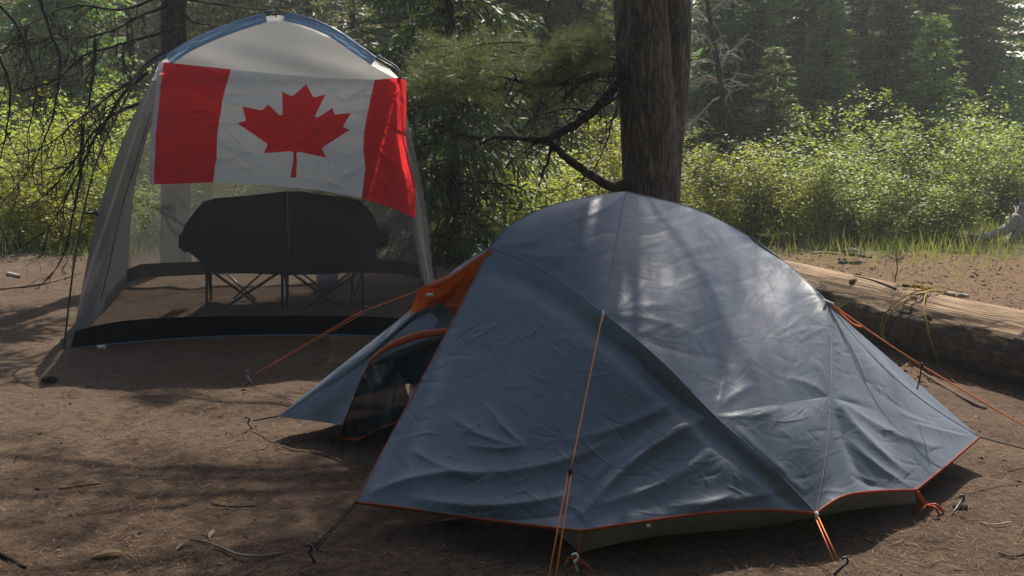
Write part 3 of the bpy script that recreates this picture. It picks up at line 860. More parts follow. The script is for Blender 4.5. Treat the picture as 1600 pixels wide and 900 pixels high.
# rear
rz0, rz1 = .015, .15
rl = np.array([[at_z(Ledge, z), z] for z in np.linspace(rz1, zg, 20)]); rr = np.array([[at_z(Redge, z), z] for z in np.linspace(rz1, zg, 20)])
wall('rear_screen', np.vstack([rr, rl[::-1]]), RW, M['mesh_rear'])
wall('rear_gable', loop_gable, lambda a, z, h: RW(a, z, h), M['canopy'], .012, .06)
wall('rear_skirt', np.array([[at_z(Ledge, .0), rz0]] + [[a, rz0 + .05 + .03 * math.sin((a) * 1.4)] for a in np.linspace(.15, 2.2, 20)] + [[at_z(Redge, 0), rz0], [at_z(Redge, rz1), rz1]] + [[a, rz1 + .04 + .03 * math.sin(a * 1.4)] for a in np.linspace(2.2, .15, 20)] + [[at_z(Ledge, rz1), rz1]]), RW, M['skirt_rear'])
# sides (ruled between the front and rear edges)
def ruled(name, fa, fb, mat, nu=30, wob=.01, bow=0.0):
    n = len(fa); V = []
    for i in range(n):
        for k in range(nu):
            t = k / (nu - 1); q = fa[i] * (1 - t) + fb[i] * t
            s_ = math.sin(math.pi * t)
            q = q + ex * (mnoise.fractal((q[1] * 2, q[2] * 2, 5), 1, 2, 3) * wob * s_) + np.array([0, 0, bow * s_])
            V.append(q)
    I = np.arange(n * nu).reshape(n, nu)
    Fc = np.stack([I[:-1, :-1], I[1:, :-1], I[1:, 1:], I[:-1, 1:]], -1).reshape(-1, 4)
    return obj(name, np.array(V), Fc, mat, shelter)
zz = np.linspace(.02, zg, 26); zs = np.linspace(.012, .12, 5)
for E in (Ledge, Redge):
    ruled('side_screen', np.array([FW(at_z(E, z), z) for z in zz]), np.array([RW(at_z(E, z), z) for z in zz]), M['mesh_side'])
    sg_ = .01 if E is Ledge else -.01
    ruled('side_skirt', np.array([FW(at_z(E, z), z) * .5 + RW(at_z(E, z), z) * .5 + ex * sg_ for z in zs]), np.array([RW(at_z(E, z), z) + ex * sg_ for z in zs]), M['skirt_rear'])
rf = np.vstack([Ledge[Ledge[:, 1] >= zg], arch[1:], Redge[Redge[:, 1] >= zg][::-1][1:]])
ruled('roof', np.array([FW(a, z) for a, z in rf]), np.array([RW(a, z) for a, z in rf]), M['canopy'], 30, .01, -.05)
# blue sleeves along the front arch
def sleeve(pxs, name='pole_sleeve'):
    p = az(pxs); c = cr(np.c_[p, np.zeros(len(p))], 36)[:, :2]
    V = []; 
    for i, (a, z) in enumerate(c):
        tg = c[min(i + 1, 35)] - c[max(i - 1, 0)]; tg /= np.linalg.norm(tg); nn = np.array([-tg[1], tg[0]])
        if nn[1] > 0: nn = -nn
        for k in range(6):
            q = np.array([a, z]) + nn * (.066 * k / 5)
            V.append(FW(q[0], q[1], .030 + .016 * math.sin(math.pi * min(1, k / 2.2)) + .003 * math.sin(i * 1.3)))
    I = np.arange(36 * 6).reshape(36, 6)
    Fc = np.stack([I[:-1, :-1], I[1:, :-1], I[1:, 1:], I[:-1, 1:]], -1).reshape(-1, 4)
    obj(name, np.array(V), Fc, M['trim_blue'], shelter)
sleeve([(260, 88), (290, 68), (330, 49), (370, 34), (414, 20)])
sleeve([(447, 18), (485, 28), (520, 43), (555, 66), (589, 90)])
# poles
def fpx(px, py, off):
    a, z = front_az(px, py); return FW(a, z, off)
mb = MB()
mb.tube(cr([fpx(103, 549, .05), fpx(121, 416, .08), fpx(137, 331, .09), fpx(158, 250, .09), fpx(190, 175, .06), fpx(224, 113, .03), fpx(260, 87, .02), fpx(330, 49, .02), fpx(414, 21, .02), fpx(430, 19, .02)], 90), .0062, 7)
mb.build('pole', M['pole'], shelter)
mb = MB()
mb.tube(cr([fpx(430, 19, .02), fpx(446, 20, .02), fpx(520, 44, .02), fpx(589, 91, .02), fpx(622, 114, .03), fpx(640, 168, .05), fpx(657, 250, .05), fpx(671, 342, .04), fpx(682, 440, .04), fpx(697, 533, .05)], 90), .0055, 7)
mb.build('pole', M['pole'], shelter)
mb = MB()
for a, b in (((410, 26), (418, 24)), ((420, 25), (424, 19)), ((432, 27), (430, 19)), ((444, 25), (447, 19)), ((438, 22), (425, 24))):
    mb.tube([fpx(*a, .022), fpx(*b, .022)], .005, 5)
mb.build('peak_lacing', M['pole'], shelter)
mb = MB()
mb.tube([fpx(138, 331, .09), fpx(152, 332, .0)], .008, 6); mb.tube([fpx(150, 326, .01), fpx(153, 338, .01)], .009, 6)
mb.build('pole_clip', M['pole'], shelter)
for L, r in ((((589, 86, .02), (606, 96, .03), (620, 106, .04), (626, 118, .05), (622, 124, .03)), [.004, .005, .009, .008]), (((258, 90, .02), (250, 96, .03), (242, 106, .04), (255, 100, .05)), .006)):
    mb = MB(); mb.tube(cr([fpx(*q) for q in L], 14), r, 6); mb.build('corner_tie', M['pole_grey'], shelter)
# hanging zip lines on the left corner, tags
mb = MB()
mb.tube(cr([fpx(236, 175, .012), fpx(214, 250, .012), fpx(190, 330, .012), fpx(170, 420, .012), fpx(158, 470, .012)], 40), .003, 4)
mb.build('zip', M['pole'], shelter)
mb = MB(); mb.box(fpx(161, 541, .03), (.055, .006, .03), .1); mb.build('care_tag', M['tag_white'], shelter)
# peg at the left corner
make_peg('tent_peg', M['peg_dark'], onground(101, 549), (-.3, .1), 'dark peg at the left front corner of the grey screen shelter', None)

# ------------------------------------------------------------------ flag
def q2(c, t):
    c = np.asarray(c, float); return np.array([np.interp(t, c[:, 0], c[:, k]) for k in (1, 2)])
TOP = np.array([(0, 252, 97), (.12, 305, 103), (.25, 363, 109), (.4, 440, 117), (.6, 525, 123), (.75, 586, 125), (.9, 622, 122), (1, 634, 126)])
BOT = np.array([(0, 237, 287), (.12, 287, 286), (.25, 335, 284), (.4, 410, 288), (.6, 504, 297), (.75, 566, 308), (.9, 622, 327), (1, 649, 338)])
LFT = np.array([(0, 252, 97), (.3, 245, 150), (.6, 240, 205), (1, 237, 287)])
RGT = np.array([(0, 634, 126), (.25, 635, 165), (.5, 634, 215), (.65, 638, 250), (.8, 648, 285), (1, 649, 338)])
def flag_px(u, v):
    t, b, l, r = q2(TOP, u), q2(BOT, u), q2(LFT, v), q2(RGT, v)
    return (1 - v) * t + v * b + (1 - u) * l + u * r - ((1 - u) * (1 - v) * TOP[0, 1:] + u * (1 - v) * TOP[-1, 1:] + (1 - u) * v * BOT[0, 1:] + u * v * BOT[-1, 1:])
rf_ = random.Random(3)
FC = [(rf_.uniform(0, .95), rf_.uniform(0, 1), rf_.gauss(.1, .5), rf_.uniform(.05, .22), rf_.uniform(.006, .016), rf_.choice([-1, 1]) * rf_.uniform(.006, .018)) for _ in range(150)]
def flag3(u, v):
    x, y = flag_px(u, v)
    off = .05 + .012 * math.sin(5 * u + 3 * v) + .010 * math.sin(11 * u - 7 * v + 1)
    X = u * 2
    off += .034 * math.exp(-((v - (.05 + .8 * u * 1.0)) / .10) ** 2) * math.exp(-(u / .3) ** 2)      # drape folds from the tied corner
    off -= .022 * math.exp(-((v - (.02 + 1.9 * u)) / .12) ** 2) * math.exp(-(u / .25) ** 2)
    off += .010 * math.exp(-((v - .62 + .1 * u) / .05) ** 2)
    if u > .75:
        k = (u - .75) / .25
        off += .035 * math.sin(k * 7.5 + v * 1.5) * k + .05 * k
    for u0, v0, a, l, w_, am in FC:
        dx, dy = (u - u0) * 2, v - v0
        t = dx * math.cos(a) + dy * math.sin(a); d_ = -dx * math.sin(a) + dy * math.cos(a)
        if abs(t) < l and abs(d_) < w_ * 4: off += am * math.cos(t / l * 1.57) * math.exp(-(d_ / w_) ** 2)
    for c_, w_ in ((.5, .006),): off += .007 * math.exp(-((v - c_ + .02 * u) / .010) ** 2)
    for c_ in (.25, .5, .62): off += .005 * math.exp(-((u - c_) / .004) ** 2)
    a, z = front_az(x, y)
    return FW(a, z, off)
half = [(4845, 3567), (4863, 3510), (4905, 3472), (4956, 3469), (5815, 3620), (5699, 3300), (5698, 3262), (5719, 3227), (6660, 2465), (6448, 2366), (6416, 2335), (6414, 2287),
        (6600, 1715), (6058, 1830), (6018, 1823), (5985, 1792), (5880, 1545), (5457, 1999), (5420, 2012), (5375, 1998), (5346, 1942), (5550, 890), (5223, 1079), (5178, 1084), (5132, 1052)]
leaf = [(4890, 4430)] + half + [(4800, 400)] + [(9600 - x, y) for x, y in half[::-1]] + [(4710, 4430)]
leaf = np.array(leaf, float) / 4800.0          # u*2, v
v, f = sheet2d([(0, 0), (2, 0), (2, 1), (0, 1)], .014, extra=[(leaf, True), ([(.5, 0), (.5, 1)], False), ([(1.5, 0), (1.5, 1)], False), ([(.035, 0), (.035, 1)], False)])
c = v[f].mean(1)
mi = np.where((c[:, 0] < .5) | (c[:, 0] > 1.5) | inpoly(c, leaf), 0, 1); mi[c[:, 0] < .035] = 2
V = np.array([flag3(a / 2, b) for a, b in v])
# keep the front of the cloth towards the camera
flag = obj('flag', V, f, [M['red'], M['white'], M['hoist']], None, True, mi)
tag(flag, 'red and white flag with a red maple leaf hung across the screen shelter', 'flag')

# ------------------------------------------------------------------ double camp chair inside the shelter
CYD = 7.45
chair = empty('camp_chair', (*P(447, 490, CYD)[:2], 0), 'wide black folding double camp chair seen from behind through the mesh', 'camp chair')
def thick(poly, step, Y0, th, mat, name, bow=.0, parent=chair):
    v, f = sheet2d(poly, step); n = len(v)
    A_ = []; B_ = []
    for x, y in v:
        k = bow * ((x - 445) / 160) ** 2
        h = .012 * mnoise.fractal((x * .02, y * .02, 1), 1, 2, 3)
        A_.append(P(x, y, Y0 - k + h)); B_.append(P(x, y, Y0 - k + h) + np.array([0, th, 0]))
    # boundary edges
    from collections import Counter
    cnt = Counter()
    for t in f:
        for i in range(3): cnt[(t[i], t[(i + 1) % 3])] += 1
    side = [(a, b, b + n, a + n) for (a, b) in cnt if (b, a) not in cnt]
    F_ = [list(t) for t in f] + [[i + n for i in t[::-1]] for t in f] + [list(s)[::-1] for s in side]
    return obj(name, np.array(A_ + B_), F_, mat, parent)
thick([(284, 384), (281, 372), (288, 352), (306, 328), (318, 315), (334, 310), (360, 308), (395, 305), (430, 301), (448, 299), (475, 300), (510, 305), (540, 308), (560, 313), (574, 325), (586, 344), (596, 372), (592, 384),
       (572, 392), (575, 410), (573, 424), (520, 428), (450, 430), (380, 427), (322, 424), (312, 408), (298, 396)], 9, CYD, .03, M['seat_black'], 'backrest', .06)
thick([(318, 398), (575, 398), (577, 424), (450, 429), (320, 424)], 12, CYD + .06, .45, M['seat_black'], 'seat', 0)
for xs in ([(278, 386), (280, 368), (290, 360), (300, 366), (302, 394), (288, 394)], [(574, 372), (590, 362), (598, 374), (600, 386), (592, 391), (584, 383), (574, 394)]):
    thick(xs, 6, CYD + .05, .40, M['seat_black'], 'armrest', 0)
def leg(p0, p1, y0, y1, r=.011):
    m = MB(); a, b = P(p0[0], p0[1], y0), P(p1[0], p1[1], y1)
    m.tube([a, b], r, 7); m.build('leg', M['pole'], chair)
yb, yf = CYD + .03, CYD + .46
gy_ = 494
for x in (323, 441, 449, 567):
    leg((x, 415), (x, gy_ + 2), yb, yb, .011)
for x0, x1 in ((329, 330), (552, 548)):
    leg((x0, 415), (x1, 478), yf, yf)
for (a, b) in (((334, 426), (428, 494)), ((436, 426), (330, 494)), ((455, 426), (550, 494)), ((560, 426), (458, 494))):
    leg(a, b, yb, yb + .01)
for (a, b) in (((350, 424), (410, 478)), ((412, 424), (352, 478)), ((468, 424), (540, 478)), ((548, 424), (480, 478))):
    leg(a, b, yf, yf + .01, .008)
for (a, b) in (((545, 426), (562, 492)), ((565, 426), (548, 490)), ((325, 426), (332, 480)), ((444, 426), (452, 480))):
    leg(a, b, yb, yf, .008)
mb = MB(); mb.tube([P(449, 302, CYD - .01), P(450, 360, CYD - .012), P(451, 428, CYD - .008)], .004, 5); mb.build('centre_seam', M['pole_grey'], chair)
# feet down to the ground
for x in (323, 441, 449, 567):
    q = P(x, gy_, yb); q2_ = q.copy(); q2_[2] = float(gh(q[0], q[1])); mb = MB(); mb.tube([q, q2_], .012, 7)
    mb.build('foot', M['pole'], chair)

# small grey bin standing behind the chair
gb = PZ(508, 457)
bin_ = empty('storage_bin', (gb[0], gb[1] + .12, 0), 'small grey bin on the soil behind the camp chair in the shelter', 'bin')
m = MB(); m.tube([gb + [0, .12, .0], gb + [0, .12, .16]], [.085, .098], 18); m.build('bin_body', M['peg_blue'], bin_)
m = MB(); m.tube([gb + [0, .12, .16], gb + [0, .12, .175], gb + [0, .12, .18]], [.104, .104, .09], 18); m.build('lid', M['tub'], bin_)

# ------------------------------------------------------------------ fallen log
la = np.array([1.80, 7.75, .18]); lb = np.array([3.55, 3.75, .225])
n_, sg = 320, 110
ax = (lb - la) / np.linalg.norm(lb - la); s_ = np.array([ax[1], -ax[0], 0]); s_ /= np.linalg.norm(s_)
V = []; bk = []
for i in range(n_):
    t = i / (n_ - 1); c0 = la * (1 - t) + lb * t + np.array([.03 * math.sin(t * 5), 0, .016 * math.sin(t * 7 + 1)])
    r0 = .185 + .035 * t + .008 * math.sin(t * 9)
    for j in range(sg):
        a = j / sg * 2 * math.pi
        q = (math.cos(a), math.sin(a), t * 5)
        bkv = min(1, max(0, .62 - math.sin(a) * .75))
        rr_ = r0 * (1 + .09 * bkv * mnoise.fractal((q[0] * 7, q[1] * 7, t * 30), 1, 2, 3) + .05 * mnoise.noise((q[0] * 1.4, q[1] * 1.4, t * 6)) + .035 * mnoise.noise((q[0] * 6, q[1] * 6, t * 7)) + .016 * mnoise.noise((q[0] * 16, q[1] * 16, t * 26)))
        V.append(c0 + s_ * math.cos(a) * rr_ * -1 + np.array([0, 0, 1]) * math.sin(a) * rr_)
        side = -math.cos(a) * 0 + math.cos(a - math.pi)      # +1 away from / -1 towards the camera side
        h_ = math.sin(a)
        bk.append(min(1, max(0, .72 - h_ * .75)))
I = np.arange(n_ * sg).reshape(n_, sg)
Fc = np.stack([I[:-1, :], np.roll(I, -1, 1)[:-1], np.roll(I, -1, 1)[1:], I[1:, :]], -1).reshape(-1, 4).tolist()
Fc.append(I[0].tolist()[::-1]); Fc.append(I[-1].tolist())
log = obj('fallen_log', np.array(V), Fc, M['log'])
at_ = log.data.attributes.new('bark', 'FLOAT', 'POINT'); at_.data.foreach_set('value', np.array(bk, np.float32))
tag(log, 'thick fallen log, pale and barkless on top, lying right of the blue tent', 'log')
for t_, a_, l_ in ((.30, 1.9, .03), (.60, 1.35, .02)):
    c0 = la * (1 - t_) + lb * t_; r0 = .19 + .035 * t_; dr = -s_ * math.cos(a_) + np.array([0, 0, 1]) * math.sin(a_)
    mb = MB(); mb.tube([c0 + dr * (r0 - .03), c0 + dr * (r0 + .006), c0 + dr * (r0 + l_ * .3)], [.04, .022, .010], 9)
    o = mb.build('branch_stub', M['twig_brown'], log)
def logpt(t, a, off=.012):
    c0 = la * (1 - t) + lb * t + np.array([.03 * math.sin(t * 5), 0, .016 * math.sin(t * 7 + 1)]); r0 = .19 + .035 * t + off
    return c0 - s_ * math.cos(a) * r0 + np.array([0, 0, 1]) * math.sin(a) * r0
# yellow rope looped over the log
rope = empty('yellow_rope', tuple(logpt(.42, 1.57)), 'thin yellow rope looped and knotted over the fallen log', 'rope')
m = MB()
for t0, dt, off in ((.405, .02, .006), (.417, .026, .010), (.455, -.03, .006)):
    m.tube(np.array([logpt(t0 + dt * math.sin(a * 1.3), a, off) for a in np.linspace(1.2, 4.1, 40)]), .0042, 5)
    m.tube(np.array([logpt(t0 + dt * math.sin(a * 1.3), -a + 2.4, off) for a in np.linspace(1.2, 3.4, 30)]), .0042, 5)
m.build('rope_loop', M['cord_yellow'], rope)
m = MB()
k0 = logpt(.42, 1.8, .02)
for i in range(2):
    t = np.linspace(0, 6.28, 24)
    m.tube(np.stack([k0[0] + (.03 + .012 * i) * np.cos(t + i), k0[1] + .03 * np.sin(t) + .02 * i, k0[2] + .012 + .014 * np.sin(t * 2 + i)], 1), .004, 5)
m.tube(cr([k0, k0 + [.10, -.03, .02], k0 + [.19, -.02, .0], k0 + [.26, .02, -.02]], 14), .004, 5)
m.build('rope_knot', M['cord_yellow'], rope)

# ------------------------------------------------------------------ vegetation prototypes
def unit(a): return a / (np.linalg.norm(a, axis=-1, keepdims=True) + 1e-9)

def mesh_of(mb, name, mat, smooth=False):
    o = mb.build(name, mat, None, smooth); me = o.data
    bpy.data.objects.remove(o); return me

def spruce(seed, Ht, R, z0, mat, bark, step=.2, per=4, droop=.35, blade=.03, tw=.085, shag=.0, gap=.1, trunk_r=None, sub=3):
    g = np.random.default_rng(seed)
    t = MB(); c = MB()
    r0 = trunk_r or .011 * Ht
    zz = np.linspace(-.1, Ht, 16)
    wob = np.cumsum(g.normal(0, .012, (16, 2)), 0)
    tp = np.c_[wob, zz]
    t.tube(tp, r0 * (1 - np.linspace(0, .96, 16)), 8)
    z = z0
    br = MB()
    while z < Ht * .985:
        k = max(1, int(per + g.integers(-1, 2)))
        a0 = g.random() * 6.28
        for j in range(k):
            if g.random() < gap: continue
            a = a0 + j * 6.283 / k + g.normal(0, .25)
            zz_ = z + g.normal(0, step * .3)
            f = max(0.0, (Ht - zz_) / (Ht - z0))
            L = R * f ** .8 * g.uniform(.62, 1.12) + .07
            d = np.array([math.cos(a), math.sin(a), 0])
            up = g.uniform(-.05, .30); dr = droop * g.uniform(.6, 1.3)
            ns = max(4, int(L / tw))
            s = np.linspace(.10, 1, ns)
            bx = np.interp(zz_, tp[:, 2], tp[:, 0]); by = np.interp(zz_, tp[:, 2], tp[:, 1])
            def pos(s): return np.stack([bx + d[0] * L * s, by + d[1] * L * s, zz_ + L * (up * s - dr * s * s + .18 * dr * s ** 4 * 2)], -1)
            br.tube(pos(np.linspace(0, .9, 5)), [.012 * L + .004, .002], 4, cap=False)
            b = pos(s)
            for sd in (-1, 1):
                side = np.cross(d, [0, 0, 1.0]) * sd
                tl = np.minimum(.42 * L * (1 - s * .72) + .05, .42) * g.uniform(.6, 1.2, ns)
                td = unit(side * g.uniform(.55, .95, (ns, 1)) + d * g.uniform(.4, .8, (ns, 1)) + np.array([0, 0, -1]) * (g.uniform(.0, .3, (ns, 1)) + shag * g.uniform(.3, 1.4, (ns, 1))))
                for q in range(sub):
                    st = b + td * (tl * q / sub)[:, None] + g.normal(0, .012, (ns, 3))
                    dd = unit(td + g.normal(0, .28, (ns, 3)))
                    c.blades(st, dd, unit(g.normal(0, .6, (ns, 3)) + [0, 0, 1]), tl * (1.6 / sub) * g.uniform(.7, 1.2, ns) + .03, blade * g.uniform(.7, 1.4, ns))
            c.blades(b, unit(d + g.normal(0, .3, (ns, 3))), unit(g.normal(0, .7, (ns, 3)) + [0, 0, 1]), np.full(ns, .12), np.full(ns, blade * 1.2))
        z += step * g.uniform(.7, 1.3)
    t.add(np.concatenate(br.v), br.f)
    return [('trunk', mesh_of(t, 'trunk', bark, True)), ('crown', mesh_of(c, 'crown', mat))]

def shrub(seed, Ht, R, nstem, nleaf, mat, ll=.056, bare=.12):
    g = np.random.default_rng(seed)
    st = MB(); lv = MB(); pts = []; wts = []
    for i in range(nstem):
        a = g.random() * 6.28; h = Ht * g.uniform(.55, 1.05); r = R * math.sqrt(g.random()) * g.uniform(.5, 1.1)
        b = np.array([math.cos(a), math.sin(a), 0])
        p = cr([b * r * .22 + [0, 0, -.05], b * r * .5 + [g.normal(0, .07), g.normal(0, .07), h * .45], b * r + [g.normal(0, .1), g.normal(0, .1), h]], 14)
        st.tube(p, [.011, .004, .002], 5)
        for s in range(int(g.integers(6, 10))):
            k = int(g.integers(3, 14)); q0 = p[min(k, 13)]
            aa = g.random() * 6.28; l = g.uniform(.15, .5) * Ht * .4
            e = q0 + np.array([math.cos(aa) * l, math.sin(aa) * l, l * g.uniform(-.1, .8)])
            qs = cr([q0, (q0 + e) / 2 + g.normal(0, .03, 3), e], 6)
            st.tube(qs, [.004, .0015], 4, cap=False)
            for w_ in np.linspace(.25, 1, 5): pts.append(q0 * (1 - w_) + e * w_)
        for k in range(2, 14): pts.append(p[k])
        for s in range(4):
            q0 = p[int(g.integers(1, 5))]; aa = g.random() * 6.28; l = g.uniform(.2, .5)
            for w_ in np.linspace(.3, 1, 5): pts.append(q0 + np.array([math.cos(aa), math.sin(aa), .25]) * l * w_)
    pts = np.array(pts); pts = pts[pts[:, 2] > bare * Ht * g.uniform(.3, 1.2, len(pts))]
    w_ = g.random(len(pts)) ** 4 + .04; w_ /= w_.sum()
    ix = g.choice(len(pts), nleaf, p=w_)
    P_ = pts[ix] + g.normal(0, .062, (nleaf, 3))
    P_[:, 2] = np.maximum(P_[:, 2], .02)
    an = g.random(nleaf) * 6.283
    d = unit(np.stack([np.cos(an), np.sin(an), g.normal(-.1, .4, nleaf)], 1))
    lv.blades(P_, d, unit(g.normal(0, .55, (nleaf, 3)) + [0, 0, 1]), ll * g.uniform(.6, 1.35, nleaf), ll * .58 * g.uniform(.7, 1.3, nleaf), fold=-.12)
    return [('stems', mesh_of(st, 'stems', M['stem'], True)), ('foliage', mesh_of(lv, 'foliage', mat))]

def plant(name, x, y, parts, label, cat, group=None, scale=1.0, rz=None, sz=None):
    r = empty(name, (x, y, float(gh(x, y))), label, cat, group, rz=rz if rz is not None else random.random() * 6.28)
    r.scale = (scale, scale, sz or scale)
    for nm, me in parts:
        o = bpy.data.objects.new(nm, me); COL.objects.link(o); o.parent = r
    return r
def xat(px, Y, z=0.0):
    """x of a photo column at ground distance Y (height z)"""
    D_ = Y * cT - (z - H) * sT
    return (px - 800) / F * D_

# ------------------------------------------------------------------ big pine beside the tent
YP = 7.6
def PP(px, py, dy=0.0): return P(px, py, YP + dy)
pine = empty('pine_tree', (float(PP(1018, 300)[0]), YP, 0), 'big forked pine with rough brown bark rising behind the blue tent', 'tree')
mb = MB(); b0 = PP(1017, 430); b0[2] = -.1
mb.tube(cr([b0, PP(1017, 330), PP(1015, 240), PP(1010, 150), PP(1003, 60), PP(1001, 0), PP(999, -200), PP(990, -900), PP(985, -2200)], 420), [.245, .208, .196, .178, .155, .145, .143, .14, .13, .10], 110)
mb.build('trunk', M['bark_pine'], pine)
mb = MB()
mb.tube(cr([PP(1030, 330, .07), PP(1036, 240, .07), PP(1047, 150, .14), PP(1053, 60, .16), PP(1054, 0, .16), PP(1056, -200, .16), PP(1075, -900, .2), PP(1090, -2000, .4)], 300), [.15, .125, .088, .082, .08, .08, .075, .05], 64)
mb.build('second_trunk', M['bark_pine'], pine)
def relief(o, amp, sc, vs_):
    me = o.data
    nr_ = [v.normal.copy() for v in me.vertices]
    for v, vn in zip(me.vertices, nr_):
        c_ = v.co.copy()
        h_ = mnoise.fractal((c_.x * sc, c_.y * sc, c_.z * vs_), 1, 2, 4) + .6 * abs(mnoise.noise((c_.x * sc * 2, c_.y * sc * 2, c_.z * vs_ * 1.5)))
        v.co = c_ + vn * amp * h_
    me.update()
for ch in pine.children: relief(ch, .010, 15, 2.2)
def limb(pxs, r, name='branch', dy=None, twigs=0, tl=.25, seed=0, mat='bark_dark', parent=pine, base=PP, down=.5):
    dy = dy or [0] * len(pxs)
    c = cr([base(x, y, d_) for (x, y), d_ in zip(pxs, dy)], 34)
    g = np.random.default_rng(seed + 100)
    c[3:] += np.cumsum(g.normal(0, .004, (31, 3)), 0)
    m = MB(); m.tube(c, r, 8)
    ends = []
    for k in range(twigs):
        i = int(g.integers(6, 34)); q = c[min(i, 33)]; tg = unit(c[min(i + 1, 33)] - c[max(i - 1, 0)])
        d = unit(tg * .7 + g.normal(0, .6, 3) + np.array([0, 0, -down]))
        l = tl * g.uniform(.35, 1.3)
        pp = cr([q, q + d * l * .5 + g.normal(0, .03 * l / .25, 3), q + d * l + g.normal(0, .06 * l / .25, 3) + np.array([0, 0, -.25 * l * down])], 7)
        m.tube(pp, [.0055 * min(1, l / .25 * .8 + .2), .0015], 4, cap=False)
        ends.append(pp)
        for s in range(3):
            j = int(g.integers(2, 7)); dd = unit(d + g.normal(0, .8, 3) + np.array([0, 0, -down * .6])); l2 = l * g.uniform(.2, .5)
            qq = np.array([pp[j], pp[j] + dd * l2 * .55 + g.normal(0, .01, 3), pp[j] + dd * l2]); m.tube(qq, [.0025, .001], 3, cap=False); ends.append(qq)
    m.build(name, M[mat], parent)
    return c, ends
b1, e1 = limb([(985, 112), (945, 116), (905, 130), (860, 138), (815, 134), (790, 128)], [.045, .034, .022, .009], dy=[-.1, -.25, -.4, -.5, -.6, -.7], twigs=36, tl=.3, seed=1)
b2_, e2 = limb([(985, 118), (955, 142), (925, 170), (890, 196), (857, 214), (810, 213), (772, 216), (755, 226)], [.043, .037, .032, .028, .018, .008], dy=[-.1, -.2, -.28, -.33, -.36, -.4, -.46, -.5], twigs=26, tl=.24, seed=2)
limb([(985, 292), (958, 287), (925, 272), (890, 246), (862, 224), (842, 213)], [.042, .037, .032, .027, .022], dy=[-.1, -.2, -.28, -.32, -.35, -.36], twigs=7, tl=.16, seed=3)
limb([(862, 222), (856, 244), (846, 262), (832, 290)], [.016, .010, .004], dy=[-.35, -.36, -.38, -.4], twigs=4, tl=.12, seed=4)
limb([(968, 130), (962, 175), (950, 225), (932, 262), (915, 300)], [.008, .006, .003], dy=[-.2, -.3, -.36, -.4, -.45], twigs=8, tl=.2, seed=5)
limb([(970, 150), (920, 172), (880, 168), (840, 180), (800, 170)], [.014, .010, .003], dy=[.1, .3, .4, .5, .6], twigs=14, tl=.25, seed=6)
limb([(975, 18), (962, 60), (958, 100), (950, 150)], [.010, .006, .002], dy=[-.2, -.3, -.35, -.4], twigs=12, tl=.2, seed=8)

def tufts(mb, C, g, n=34, l=.09, w=.0028, spread=.03, up=.25):
    C = np.repeat(np.asarray(C), n, 0); k = len(C)
    d = unit(g.normal(0, 1, (k, 3)) + [0, 0, up])
    mb.blades(C + d * g.uniform(0, spread, (k, 1)), d, unit(g.normal(0, 1, (k, 3))), l * g.uniform(.6, 1.2, k), w * g.uniform(.7, 1.3, k))
g = np.random.default_rng(42)
# soft needle boughs that reach out to the left in front of the far trees
fo = MB(); tm = MB(); C = []
for k in range(32):
    x1, y1 = g.uniform(640, 930), g.uniform(66, 138)
    x0 = min(x1 + g.uniform(60, 170), 962); y0 = y1 - g.uniform(-20, 25)
    dy = g.uniform(-.7, .8)
    pp = cr([PP(x0, y0, dy * .6), PP((x0 + x1) / 2, (y0 + y1) / 2 - 6, dy * .8), PP(x1, y1 + g.uniform(-4, 14), dy)], 8)
    tm.tube(pp, [.006, .002], 4, cap=False)
    for q in pp[2:]:
        for s in range(2):
            e_ = q + unit(pp[-1] - pp[0] + g.normal(0, .5, 3)) * g.uniform(.08, .2); tm.tube([q, e_], [.003, .0012], 3, cap=False)
            for w_ in (.45, .75, 1.0): C.append(q * (1 - w_) + e_ * w_)
for q in (b1[8:],):
    for r in q[::2]:
        for s in range(3): C.append(r + g.normal(0, .09, 3) + [0, 0, .05])
tufts(fo, C, g, 18, .10, .0042, .01, .1)
tm.build('bough_twigs', M['twig'], pine)
fo.build('needle_bough', M['pine'], pine)
# crown above the frame: shades the camp
cr_ = MB(); cb = MB(); C = []
px0 = float(PP(1010, 0)[0])
for k in range(112):
    z = g.uniform(3.0, 10.0); a = g.random() * 6.283
    if k >= 64: z, a = g.uniform(3.6, 9.0), g.uniform(2.75, 4.7)
    L = g.uniform(1.2, 2.9) * (1 - (z - 3) / 10)
    if math.cos(a) > .15 and k < 64:
        if g.random() < .8: continue
        L *= .62
    if math.cos(a) < -.2 and math.sin(a) > .15: L *= .5
    if math.sin(a) < .1 and math.cos(a) < .1: L = max(L * 1.35, 1.6)
    if k >= 64: L = g.uniform(1.8, 3.1)
    d = np.array([math.cos(a), math.sin(a), 0])
    pp = cr([[px0, YP, z], [px0 + d[0] * L * .5, YP + d[1] * L * .5, z + L * .06], [px0 + d[0] * L, YP + d[1] * L, z - L * .06]], 12)
    cb.tube(pp, [.04, .008], 6, cap=False)
    for q in pp[3:]:
        for s in range(9):
            o_ = g.normal(0, .16, 3) * [1.3, 1.3, .5]; o_[2] = max(o_[2], -.12)
            C.append(q + o_)
tufts(cr_, C, g, 22, .10, .0055)
cb.build('limb', M['bark_pine'], pine)
cr_.build('crown', M['pine'], pine)

